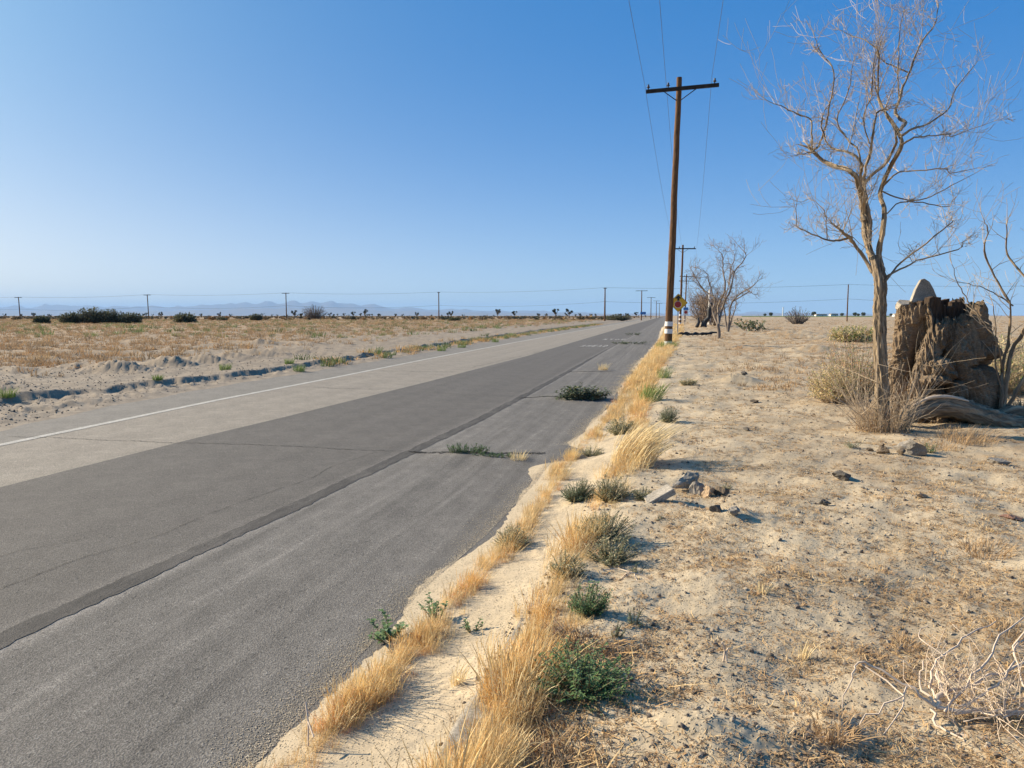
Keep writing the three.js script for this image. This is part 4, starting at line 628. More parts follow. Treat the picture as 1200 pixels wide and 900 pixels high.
function tuft(name, x, z, seed, n, h, spread, lean, mat, label, group, o = {}) { const m = single(name, bladeClump(seed, n, h, spread, lean, o.w ?? 0.0042, { head: o.head, out: o.out ?? 0.4 }), mat, label, 'grass tuft', group); m.position.set(x, G(x, z), z); return m; }
tuft('grass_tuft', -0.34, -7.55, 301, 520, 0.50, 0.19, 0.75, M.straw, 'big windswept golden grass tuft behind the rubble pile', null, { head: true });
tuft('grass_tuft', -0.20, -7.35, 302, 260, 0.34, 0.12, 0.6, M.straw, 'short golden tuft at the foot of the windswept one', null, { head: true });
tuft('grass_tuft', -1.80, -22.4, 303, 220, 0.26, 0.13, 0.05, M.straw, 'pale straw tuft growing in the pavement crack past the leafy weed', null, { out: 0.9 });
tuft('grass_tuft', -1.60, -8.08, 304, 160, 0.15, 0.09, 0.1, M.straw, 'small pale tuft in the pavement crack at the sand edge', null, { out: 0.9 });
tuft('grass_tuft', -0.01, -17.9, 305, 240, 0.33, 0.17, 0.3, M.greenGrass, 'bright green grass tuft on the verge past the grey sage', null);
tuft('grass_tuft', -0.22, -13.0, 306, 300, 0.42, 0.2, 0.4, M.greenGrass, 'yellow-green grass tuft leaning among the golden grass', null, { head: true });
tuft('grass_tuft', 0.1, -36.2, 307, 320, 0.36, 0.5, 0.3, M.greenGrass, 'green grass tuft at the foot of the banded pole', null, { w: 0.009 });
tuft('grass_tuft', 0.62, -3.30, 308, 34, 0.11, 0.02, 0.3, M.straw, 'tiny golden straw tuft alone on the trodden sand', null, { out: 0.8 });
tuft('grass_tuft', 0.53, -3.95, 309, 30, 0.10, 0.02, 0.3, M.straw, 'tiny straw tuft uphill of the trodden patch', null, { out: 0.8 });
tuft('grass_tuft', -0.85, -2.95, 310, 40, 0.13, 0.03, 0.2, M.straw, 'thin straw tuft on smooth sand between the two grass rows', null, { out: 0.6 });
tuft('dead_grass_clump', 1.98, -4.96, 311, 240, 0.10, 0.14, 0.2, M.deadGrass, 'flattened dead grass clump lying on open sand', null, { out: 2.4 });
tuft('dead_grass_clump', 1.10, -3.52, 312, 160, 0.055, 0.07, 0.1, M.deadGrass, 'dark matted dead grass clump behind the pale branch', null, { out: 2.2 });
tuft('dead_grass_clump', 0.60, -2.60, 313, 200, 0.07, 0.07, 0.1, M.deadGrass, 'brown matted grass clump on a small sand hump', null, { out: 2 });
tuft('dead_grass_clump', 1.57, -3.67, 314, 180, 0.07, 0.10, 0.1, M.deadGrass, 'brown matted grass beside the raised twig of the pale branch', null, { out: 2.2 });
tuft('dead_grass_clump', 3.45, -9.35, 315, 420, 0.22, 0.3, 0.5, M.deadGrass, 'dry rusty grass spilling in front of the log', null, { out: 1.4 });
tuft('dead_grass_clump', 3.0, -8.85, 316, 260, 0.12, 0.24, 0.2, M.deadGrass, 'dark dry grass mat under the hollow of the log', null, { out: 1.6 });

function leafyPlant(name, x, z, seed, o, label, group) { // upright stems clothed in small leaves
  const t = thing(name, label, o.cat ?? 'weed', [x, G(x, z) - 0.01, z], 0, group), R = rngOf(seed), S = new Builder(), L = new Builder(), D = new Builder();
  for (let k = 0; k < o.stems; k++) {
    const a = R() * 6.283, q = Math.sqrt(R()), dome = o.hmin !== undefined, out = o.out * q, h = dome ? o.h * (o.hmin + (1.05 - o.hmin) * R()) * Math.sqrt(1 - 0.75 * q * q) : o.h * (0.55 + 0.5 * R()), r0 = dome ? out * 0.3 : (o.base ?? 0.25) * o.out * Math.sqrt(R()), p0 = V(Math.cos(a) * r0, 0, Math.sin(a) * r0 * (o.squash ?? 1)), e = V(Math.cos(a) * out * (1 + r0) + h * (o.lean ?? 0.1), h, Math.sin(a) * out * (o.squash ?? 1)), m = p0.clone().lerp(e, 0.5).add(V(-(o.lean ?? 0.1) * h * 0.2 + (R() - 0.5) * h * 0.4, h * 0.12, (R() - 0.5) * h * 0.4));
    const c = new THREE.QuadraticBezierCurve3(p0, m, e), P = c.getPoints(5); S.tube(P, lerpList([o.stemR ?? 0.003, 0.0015], 6), 3, false);
    const n = o.leaves; for (let i = 0; i < n; i++) { const tt = (o.from ?? 0.15) + (1 - (o.from ?? 0.15)) * (i + R()) / n, p = c.getPoint(tt), b = R() * 6.283, up = dome ? 1.3 * (R() - 0.35) : (o.up ?? 0.6) * (0.5 + R()), d = V(Math.cos(b), up, Math.sin(b)).normalize(), u = V(-Math.cos(b) * up, 1, -Math.sin(b) * up).normalize(), z2 = o.ll * (0.5 + 0.7 * R()); (o.dead && R() < o.dead ? D : L).leaf(p, d, u, z2, z2 * (o.wr ?? 0.22)); }
  }
  part('stems', S.geo(), o.stemMat ?? M.stem, t).userData.kind = 'stuff'; part('leaves', L.geo(), o.mat, t).userData.kind = 'stuff'; if (D.p.length) part('dry_leaves', D.geo(), o.deadMat ?? M.straw, t).userData.kind = 'stuff';
  return t;
}
const sageO = { stems: 110, h: 0.2, out: 0.16, leaves: 26, ll: 0.021, wr: 0.3, mat: M.sage, cat: 'sage', lean: 0.15, hmin: 0.3 };
leafyPlant('sage_bush', -0.70, -6.14, 401, { ...sageO, mat: M.sageDark, stems: 150, leaves: 28 }, 'round dark green bush sitting on the buried kerb', null);
leafyPlant('sage_bush', -0.40, -5.95, 402, { ...sageO, h: 0.256, out: 0.192, stems: 130, dead: 0.25 }, 'grey-green bush between the round dark bush and the concrete shard', null);
leafyPlant('sage_bush', -0.15, -5.92, 403, { ...sageO, h: 0.128, out: 0.104, stems: 60, dead: 0.3 }, 'small half-dry bush touching the concrete shard', null);
leafyPlant('sage_bush', -0.36, -4.85, 404, { ...sageO, h: 0.224, out: 0.208, stems: 140, dead: 0.3 }, 'wide straggly green bush behind the longest golden grass', null);
leafyPlant('sage_bush', -0.30, -4.45, 405, { ...sageO, h: 0.200, out: 0.176, stems: 100, dead: 0.35 }, 'straggly green bush merging into the golden grass by the kerb', null);
leafyPlant('sage_bush', -0.54, -4.1, 414, { ...sageO, h: 0.160, out: 0.128, stems: 70, dead: 0.45 }, 'sparse half-dry bush on the road side of the golden grass', null);
leafyPlant('green_weed', -0.34, -3.52, 406, { ...sageO, mat: M.weed, h: 0.18, out: 0.12, stems: 80, ll: 0.022, cat: 'weed' }, 'compact dark green weed shaded by the golden grass', null);
leafyPlant('green_weed', -0.30, -2.80, 407, { ...sageO, mat: M.weed, h: 0.20, out: 0.22, stems: 110, leaves: 22, ll: 0.024, wr: 0.4, lean: 0.1, cat: 'weed', dead: 0.08, deadMat: M.greenGrass }, 'spreading bright green weed with bare twigs beneath', null);
leafyPlant('sage_sprig', -0.19, -3.27, 408, { ...sageO, h: 0.09, out: 0.04, stems: 9, leaves: 14, ll: 0.016, cat: 'sprig' }, 'lower of two small sage sprigs on bare sand', null);
leafyPlant('sage_sprig', -0.11, -3.42, 409, { ...sageO, h: 0.11, out: 0.05, stems: 11, leaves: 14, ll: 0.017, cat: 'sprig' }, 'upper of two small sage sprigs on bare sand', null);
leafyPlant('sage_bush', 0.07, -10.33, 410, { ...sageO, h: 0.240, out: 0.152, stems: 90, leaves: 26, ll: 0.032, mat: M.sage }, 'rounded grey-green sage standing alone beside the golden row', null);
leafyPlant('sage_bush', -1.02, -4.95, 411, { ...sageO, h: 0.176, out: 0.152, stems: 80, dead: 0.5 }, 'olive half-dry bush at the pavement edge', null);
leafyPlant('sage_bush', -0.55, -9.7, 412, { ...sageO, h: 0.272, out: 0.224, stems: 90, dead: 0.3, ll: 0.04 }, 'pale green bush on the road side of the windswept tuft', null);
leafyPlant('sage_bush', -0.80, -8.4, 413, { ...sageO, h: 0.128, out: 0.160, stems: 70, dead: 0.35 }, 'low grey-green plant at the end of the pavement crack', null);
leafyPlant('sage_sprig', -0.02, -5.35, 415, { ...sageO, h: 0.07, out: 0.04, stems: 8, leaves: 10, ll: 0.014, cat: 'sprig' }, 'tiny sprig on smooth sand below the concrete shard', null);
leafyPlant('sage_sprig', -0.13, -4.25, 416, { ...sageO, h: 0.08, out: 0.05, stems: 8, leaves: 10, ll: 0.016, cat: 'sprig' }, 'tiny sprig beside the white twigs below the straggly bushes', null);
leafyPlant('sage_sprig', 0.55, -6.55, 417, { ...sageO, h: 0.07, out: 0.06, stems: 14, leaves: 12, ll: 0.018, cat: 'sprig' }, 'tiny dark sprig behind the rubble pile', null);
leafyPlant('sage_sprig', 2.05, -8.6, 418, { ...sageO, h: 0.12, out: 0.12, stems: 16, leaves: 12, ll: 0.03, cat: 'sprig' }, 'pale green sprig on clods below the tall tree', null);
leafyPlant('sage_sprig', 2.80, -8.55, 419, { ...sageO, h: 0.14, out: 0.09, stems: 18, leaves: 12, ll: 0.03, mat: M.weed, cat: 'sprig' }, 'green sprig beside the grey boulder', null);
leafyPlant('sage_bush', 0.50, -16.0, 420, { ...sageO, h: 0.160, out: 0.208, stems: 70, dead: 0.5, ll: 0.05 }, 'low yellowish bush beyond the bright green tuft', null);
leafyPlant('vine_weed', -1.36, -3.42, 421, { stems: 9, h: 0.12, out: 0.15, leaves: 16, ll: 0.036, wr: 0.8, mat: M.weed, lean: -0.4, up: 0.3, stemR: 0.004, cat: 'weed' }, 'leafy green weed sprawling from the grass onto the pavement', null);
leafyPlant('vine_weed', -1.17, -3.66, 422, { stems: 7, h: 0.16, out: 0.08, leaves: 14, ll: 0.032, wr: 0.75, mat: M.weed, lean: -0.2, up: 0.3, stemR: 0.004, cat: 'weed' }, 'upright leafy green weed inside the golden grass', null);
leafyPlant('vine_weed', -0.93, -3.5, 423, { stems: 6, h: 0.08, out: 0.06, leaves: 8, ll: 0.025, wr: 0.7, mat: M.weed, cat: 'weed' }, 'small leafy green weed on the sand side of the golden grass', null);
leafyPlant('leafy_weed', -1.54, -14.25, 424, { stems: 190, h: 0.36, out: 0.50, squash: 0.5, leaves: 14, ll: 0.075, wr: 0.65, mat: M.broad, up: 0.2, from: 0.1, hmin: 0.12, lean: 0.05, stemR: 0.006, dead: 0.12, deadMat: M.broadPale, base: 0.4 }, 'broad-leaved dark green weed growing out of the pavement joint', null);
leafyPlant('crack_weed', -2.25, -8.30, 425, { stems: 90, h: 0.15, out: 0.25, squash: 0.35, leaves: 14, ll: 0.028, wr: 0.4, mat: M.weed, base: 0.9 }, 'low green weed rooted in the near pavement crack', null);
leafyPlant('crack_weed', -1.90, -8.17, 426, { stems: 70, h: 0.09, out: 0.25, squash: 0.3, leaves: 12, ll: 0.026, wr: 0.4, mat: M.weed, base: 0.9 }, 'flat dark weed continuing along the near pavement crack', null);
leafyPlant('crack_weed', -2.22, -14.55, 427, { stems: 26, h: 0.06, out: 0.22, squash: 0.25, leaves: 10, ll: 0.03, wr: 0.4, mat: M.sage, base: 0.9 }, 'thin strip of weed in the joint beside the broad-leaved weed', null);
leafyPlant('crack_weed', -1.83, -42.9, 428, { stems: 30, h: 0.2, out: 0.8, squash: 0.2, leaves: 10, ll: 0.09, wr: 0.5, mat: M.broad, base: 0.9 }, 'dark weed in the far pavement joint near the banded pole', null);
leafyPlant('crack_weed', -2.4, -43.3, 429, { stems: 20, h: 0.15, out: 0.5, squash: 0.2, leaves: 10, ll: 0.09, wr: 0.5, mat: M.sage, base: 0.9 }, 'thin weed where the far joint meets the dark strip', null);
leafyPlant('crack_weed', -2.5, -63, 430, { stems: 20, h: 0.25, out: 0.6, squash: 0.4, leaves: 10, ll: 0.12, wr: 0.5, mat: M.broad, base: 0.9 }, 'dark weed on the strip between the lanes far off', null);

function brush(name, x, y, z, seed, [rx, ry, rz], o, label, group) { // tangled dry bush
  const t = thing(name, label, 'bush', [x, y, z], 0, group), R = rngOf(seed), B = new Builder(), L = new Builder(), Gn = new Builder();
  for (let k = 0; k < o.n; k++) { const a = R() * 6.283, u = R(), r = Math.sqrt(R()); const e = V(Math.cos(a) * r * rx, ry * (0.15 + 0.85 * u) * Math.sqrt(Math.max(0.15, 1 - 0.6 * r * r)), Math.sin(a) * r * rz), p0 = V(e.x * 0.35, 0, e.z * 0.35), m = p0.clone().lerp(e, 0.55).add(V((R() - 0.5) * 0.2 * rx, 0.15 * ry * R(), (R() - 0.5) * 0.2 * rz)), c = new THREE.QuadraticBezierCurve3(p0, m, e); B.tube(c.getPoints(4), lerpList([o.r ?? 0.003, (o.r ?? 0.003) * 0.5], 5), 3, false);
    for (let i = 0; i < o.leaves; i++) { const p = c.getPoint(0.35 + 0.65 * R()), d = V(R() - 0.5, R() - 0.3, R() - 0.5).normalize(), up = V(R() - 0.5, 1, R() - 0.5).normalize(); (R() < o.green ? Gn : L).leaf(p, d, up, o.ll * (0.6 + 0.8 * R()), o.ll * (o.wr ?? 0.2)); } }
  part('stems', B.geo(), o.stem ?? M.twig, t).userData.kind = 'stuff'; if (L.p.length) part('dry_leaves', L.geo(), o.dry ?? M.strawRed, t).userData.kind = 'stuff'; if (Gn.p.length) part('leaves', Gn.geo(), o.greenMat ?? M.sage, t).userData.kind = 'stuff';
  return t;
}
brush('dry_bush', 2.80, H(2.8, -13.1), -13.1, 501, [0.46, 0.82, 0.45], { n: 300, leaves: 14, ll: 0.055, dry: M.straw, green: 0.2, r: 0.004, greenMat: M.greenGrass }, 'tangled straw-coloured dry bush with green shoots behind the tall tree');
brush('dry_bush', 3.25, H(3.25, -13.6), -13.6, 505, [0.6, 1.3, 0.5], { n: 260, leaves: 12, ll: 0.055, green: 0.4, r: 0.004, greenMat: M.greenGrass }, 'taller greenish dry bush squeezed between the tree and the stump');
brush('dry_bush', 10.1, H(10.1, -42.9), -42.9, 502, [1.5, 1.0, 1.0], { dry: M.straw, n: 320, leaves: 14, ll: 0.16, wr: 0.3, green: 0.4, r: 0.01, greenMat: M.greenGrass }, 'low yellow-green bush on the field beside the tall tree trunk');
brush('dry_bush', 6.1, H(6.1, -15.3), -15.3, 503, [1.2, 1.15, 0.9], { dry: M.straw, n: 420, leaves: 14, ll: 0.08, green: 0.3, r: 0.005, greenMat: M.greenGrass }, 'golden dry bush with green tips behind the bare sapling');
brush('dry_bush', 7.2, H(7.2, -17.5), -17.5, 506, [1.4, 1.15, 1.0], { dry: M.straw, n: 380, leaves: 14, ll: 0.09, green: 0.3, r: 0.006, greenMat: M.greenGrass }, 'farther dry bush in the gap behind the bare sapling');
brush('tumbleweed', 5.0, H(5.0, -11.6), -11.6, 504, [0.55, 0.4, 0.5], { n: 220, leaves: 6, ll: 0.05, green: 0.0, r: 0.004, dry: M.deadGrass }, 'flattened dead brush heap at the foot of the sapling');
brush('green_bough', 7.6, H(7.6, -70), -70, 507, [1.7, 1.7, 0.7], { n: 26, leaves: 14, ll: 0.26, wr: 0.5, green: 0.9, r: 0.02, greenMat: M.sageDark }, 'broken bough with green leaves hanging beside the slanting bare tree');
brush('bare_bush', 23, H(23, -138), -138, 508, [2.4, 3.2, 1.4], { n: 90, leaves: 5, ll: 0.4, green: 0, r: 0.05, dry: M.twigGrey, stem: M.twigGrey }, 'small scraggly bare bush alone in the far field');
// thickets on the plain across the road
const farO = { n: 300, leaves: 12, ll: 0.34, wr: 0.5, green: 0.93, r: 0.03, greenMat: M.creosote, dry: M.broadPale, stem: M.twigGrey };
for (const [x, z, r, seed, label] of [
  [-102.6, -112, [2.1, 2.2, 1.8], 521, 'end clump of the big dark thicket, next to the round shrub'], [-99.2, -113, [2.5, 3.1, 2.2], 522, 'tallest clump of the big dark thicket on the plain'], [-96.0, -114, [2.4, 2.9, 2.2], 523, 'middle clump of the big dark thicket on the plain'], [-92.6, -114.5, [2.3, 2.3, 2], 524, 'lowest clump of the big dark thicket, facing the lone olive bush'],
  [-108.5, -112, [1.5, 1.6, 1.4], 525, 'round grey-green shrub next to the big dark thicket'], [-92.3, -129.5, [2.5, 2.2, 2], 526, 'lone olive bush between two far poles'], [-111.2, -187, [2.0, 2.1, 1.6], 527, 'small dark rounded bush beside a far pole'], [-121, -186, [1.6, 1.0, 1.2], 528, 'tiny dark bush in the plain grass'], [-14.0, -232, [4.6, 2.2, 3], 529, 'dark low bush on the far plain near the road'], [-55, -190, [1.8, 1.1, 1.4], 530, 'small green bush on the open plain']])
  brush('desert_shrub', x, H(x, z) - 0.1, z, seed, r, farO, label, 'shrubs on the plain');
brush('bare_bush', -133, H(-133, -266), -266, 531, [5.4, 6.4, 4], { n: 150, leaves: 7, ll: 0.8, wr: 0.16, green: 0.12, r: 0.07, dry: M.twigGrey, greenMat: M.creosote, stem: M.twigGrey }, 'tall grey bare bush on the plain beside the far pole');

// ------------------------------------------------------------------ pale dead branch
{
  const t = thing('dead_branch', 'bleached bare dead branch lying on the sand with raised twigs', 'branch', [1.0, H(1.0, -2.84), -2.84], YAW), S = 1 / 272; // drawn at 272 px to the metre
  const R = rngOf(808);
  const limb = (pts, r) => { const P = smoothPath(pts.map(([x, y, z]) => V(x, y * 0.8, z)), 4); const b = new Builder(); for (const p of P.slice(1, -1)) p.add(V((R() - 0.5) * 0.02, (R() - 0.5) * 0.016, (R() - 0.5) * 0.02)); b.tube(P, lerpList(r.map(q => q * 0.66), P.length), 7); part('twig', b.geo(), M.pale, t); };
  limb([[0.0, 0.06, 0], [0.04, 0.1, -0.05], [0.06, 0.17, -0.1]], [0.013, 0.013, 0.009]);
  limb([[0.0, 0.05, 0], [0.05, 0.12, -0.12], [0.16, 0.16, -0.24], [0.36, 0.19, -0.38], [0.54, 0.20, -0.5]], [0.008, 0.007, 0.006, 0.005, 0.003]);
  limb([[0.16, 0.16, -0.24], [0.12, 0.20, -0.34], [0.2, 0.22, -0.42]], [0.004, 0.003, 0.002]);
  limb([[0.08, 0.06, 0.0], [0.24, 0.10, -0.06], [0.36, 0.14, -0.14], [0.44, 0.22, -0.22], [0.56, 0.26, -0.32]], [0.007, 0.006, 0.006, 0.005, 0.003]);
  limb([[0.44, 0.22, -0.22], [0.5, 0.23, -0.2], [0.57, 0.22, -0.22]], [0.004, 0.003, 0.002]);
  limb([[0.0, 0.06, 0], [-0.09, 0.14, -0.05], [-0.22, 0.20, -0.12], [-0.26, 0.16, -0.1], [-0.32, 0.02, -0.05]], [0.009, 0.007, 0.006, 0.005, 0.003]);
  limb([[-0.22, 0.19, -0.12], [-0.14, 0.13, 0.02], [-0.28, 0.05, 0.05], [-0.34, 0.01, 0.08]], [0.004, 0.005, 0.004, 0.003]);
  limb([[-0.09, 0.13, -0.04], [-0.16, 0.09, 0.06], [-0.25, 0.02, 0.12]], [0.005, 0.004, 0.003]);
  limb([[0.0, 0.06, 0.0], [0.18, 0.05, 0.02], [0.34, 0.05, 0.0], [0.5, 0.08, -0.06], [0.7, 0.1, -0.1]], [0.012, 0.011, 0.010, 0.009, 0.007]);
  limb([[0.03, 0.08, -0.05], [0.2, 0.09, -0.12], [0.42, 0.12, -0.2], [0.66, 0.18, -0.3]], [0.010, 0.009, 0.008, 0.006]);
  limb([[-0.02, 0.05, 0.0], [-0.02, 0.0, 0.06], [0.1, 0.01, 0.14], [0.26, 0.03, 0.12], [0.3, 0.06, 0.1]], [0.008, 0.007, 0.007, 0.005, 0.003]);
  limb([[-0.02, 0.01, 0.06], [0.04, 0.0, 0.2], [0.14, 0.01, 0.26], [0.26, 0.02, 0.22]], [0.006, 0.005, 0.004, 0.003]);
  limb([[0.02, 0.05, 0.02], [0.2, 0.14, -0.1], [0.34, 0.24, -0.2], [0.55, 0.30, -0.35]], [0.008, 0.007, 0.006, 0.004]);
  limb([[0.34, 0.05, 0.0], [0.36, 0.16, -0.08], [0.42, 0.27, -0.2], [0.6, 0.36, -0.3]], [0.006, 0.005, 0.005, 0.003]);
  limb([[0.0, 0.06, 0], [-0.02, 0.13, -0.06], [0.0, 0.22, -0.1]], [0.008, 0.006, 0.004]);
  const B = new Builder(); for (let k = 0; k < 60; k++) twigs(B, R, V(0.75 * R() * R(), 0.03 + 0.06 * R(), (R() - 0.5) * 0.25), V(R() - 0.3, R() * 0.4, R() - 0.6), 0.08 + 0.16 * R(), 0.0028, 1, { wander: 0.7, min: 0.0012, lift: 0.02 });
  part('twigs', B.geo(), M.pale, t).userData.kind = 'stuff';
}
{ // white twigs by the golden grass, and scattered sticks
  const stick = (x, z, turn, pts, r, label) => { const b = new Builder(); pts.forEach(p => b.tube(smoothPath(p.map(q => V(...q)), 4), r, 5)); const m = single('stick', b.geo(), M.pale, label, 'stick'); m.position.set(x, H(x, z), z); m.rotation.y = turn; };
  stick(-0.22, -4.1, 0, [[[0, 0.0, 0], [0.04, 0.05, 0.02], [0.11, 0.04, 0.0], [0.2, 0.01, 0.06]], [[0, 0, 0], [0.07, 0.03, -0.05], [0.1, 0.02, 0.05], [0.16, 0.01, 0.07]], [[-0.1, 0.05, 0], [-0.02, 0.05, -0.04], [0.05, 0.06, 0.02]]], 0.0032, 'white forked twigs lying by the golden grass');
  stick(-0.72, -2.75, 0.3, [[[0, 0.01, 0], [0.07, 0.05, -0.02], [0.16, 0.04, -0.03]]], 0.005, 'curved white stick on sand between the grass rows');
  stick(0.27, -3.12, 0.2, [[[0, 0, 0], [0.005, 0.05, 0], [-0.01, 0.09, 0.01]], [[0.012, 0, 0.01], [0.012, 0.04, 0], [0.02, 0.06, 0]]], 0.004, 'short grey stub of a twig standing in the sand');
  stick(-1.28, -2.42, 0.1, [[[0, 0.02, 0], [-0.01, 0.1, -0.03], [-0.03, 0.16, -0.06]], [[-0.01, 0.1, -0.03], [0.03, 0.07, 0.02]]], 0.0035, 'white forked twig stuck in the rusty grass at the pavement');
}

// ------------------------------------------------------------------ litter, clods and field grass
{
  const R = rngOf(600), straw = [], bits = [], clods = [], mats = [], pebbles = [];
  const patch = (x, z) => clamp(0.35 + 0.8 * fbm(x * 0.9 + 60, z * 0.9, 3) + 0.25 * n2(x * 3, z * 3));
  for (let k = 0; k < 150000; k++) { const d = 1.9 * Math.pow(26, Math.pow(R(), 0.9)), x = -0.6 + (d * 0.82 + 0.9) * R(); if (x < xR(d) + 0.9 || R() > patch(x, -d) * sstep(-0.5, 0.3, x) + 0.03) continue; const y = H(x, -d); (R() < 0.55 ? straw : bits).push([x, y + 0.003, -d, (0.5 + 0.9 * R()) * (1 + d * 0.03)]); }
  for (let k = 0; k < 30000; k++) { const d = 1.9 * Math.pow(20, R()), x = -1 + (d * 0.82 + 1.2) * R(); if (x < xR(d) + 0.75 || R() > 0.25 + patch(x + 40, -d)) continue; clods.push([x, H(x, -d) + 0.001, -d, (0.4 + 1.6 * R() ** 4) * (1 + d * 0.04)]); }
  for (let k = 0; k < 24000; k++) { const d = 2 * Math.pow(50, Math.pow(R(), 0.8)), x = 0.0 + (d * 0.82 + 0.9) * R(); if (R() > patch(x, -d) * 1.1) continue; mats.push([x, H(x, -d), -d, (0.5 + 0.9 * R()) * (1 + d * 0.045)]); }
  for (let k = 0; k < 420; k++) { const d = 2.0 + 1.3 * R(), x = -0.42 + 0.42 * R() * R(); mats.push([x, H(x, -d), -d, 1.2 + 1.4 * R()]); }
  for (let k = 0; k < 9000; k++) { const d = 9 + 40 * R() * R(), x = xL(d) - 0.2 - (6 + d * 0.5) * R(); clods.push([x, H(x, -d) + 0.002, -d, 1 + 2.6 * R() ** 3]); }
  const grains = []; for (let k = 0; k < 42000; k++) { const d = 2.0 + 26 * Math.pow(R(), 1.7), q = -Math.log(1 - 0.97 * R()) * 0.042, x = xR(d) + 0.10 - q * (0.5 + clamp(0.6 + n2(d * 0.9, 33)) * 1.6); grains.push([x, Math.max(0.0105, H(x, -d) + 0.001), -d, (0.16 + 0.32 * R() * R()) * (1 + d * 0.05)]); }
  scatter('sand_grains', [rockGeo(711, 0.007, 0.0035, 0.007, 1, 3)], M.litter, grains, 90, [[0.58, 0.48, 0.33], [0.5, 0.41, 0.28], [0.62, 0.52, 0.37], [0.4, 0.33, 0.24]]);
  const strawGeo = [1, 2, 3].map(i => { const Q = rngOf(i * 13), B = new Builder(); for (let q = 0; q < 2; q++) { const a = Q() * 6.28, L = 0.02 + 0.035 * Q(), c = V(Math.cos(a), 0, Math.sin(a)), o = V((Q() - 0.5) * 0.03, 0, (Q() - 0.5) * 0.03); B.ribbon([o, o.clone().addScaledVector(c, L * 0.5).add(V(0, 0.006 * Q(), 0.004)), o.clone().addScaledVector(c, L).add(V(0.004, 0.012 * Q(), 0))], [0.0016, 0.0019, 0.0008], V(-c.z, 0.4, c.x).normalize()); } return B.geo(); });
  scatter('straw_litter', strawGeo, M.litter, straw, 81, [[0.62, 0.42, 0.19], [0.5, 0.31, 0.13], [0.40, 0.24, 0.11], [0.58, 0.43, 0.24]]);
  const bitGeo = [4, 5, 6].map(i => { const Q = rngOf(i * 17), B = new Builder(); for (let q = 0; q < 7; q++) { const a = Q() * 6.28, L = 0.010 + 0.018 * Q(), c = V(Math.cos(a), 0.4 * Q(), Math.sin(a)), o = V((Q() - 0.5) * 0.03, 0, (Q() - 0.5) * 0.03); B.leaf(o, c.normalize(), UP, L, 0.005); } return B.geo(); });
  scatter('dry_leaf_litter', bitGeo, M.litter, bits, 82, [[0.40, 0.24, 0.11], [0.30, 0.19, 0.10], [0.48, 0.31, 0.15], [0.22, 0.15, 0.09]]);
  const clodGeo = [1, 2, 3].map(i => rockGeo(700 + i, 0.007, 0.005, 0.007, 1, 3));
  scatter('pebbles', clodGeo, M.litter, clods, 83, [[0.20, 0.155, 0.11], [0.30, 0.24, 0.17], [0.13, 0.105, 0.085], [0.36, 0.30, 0.22], [0.17, 0.14, 0.11]], { tumble: true });
  scatter('dead_grass_mat', [1, 2, 3].map(i => bladeClump(740 + i, 26, 0.03, 0.035, 0.2, 0.0028, { out: 3.2 })), M.litter, mats, 84, [[0.50, 0.31, 0.13], [0.36, 0.225, 0.11], [0.26, 0.17, 0.10], [0.60, 0.42, 0.20]]);
}
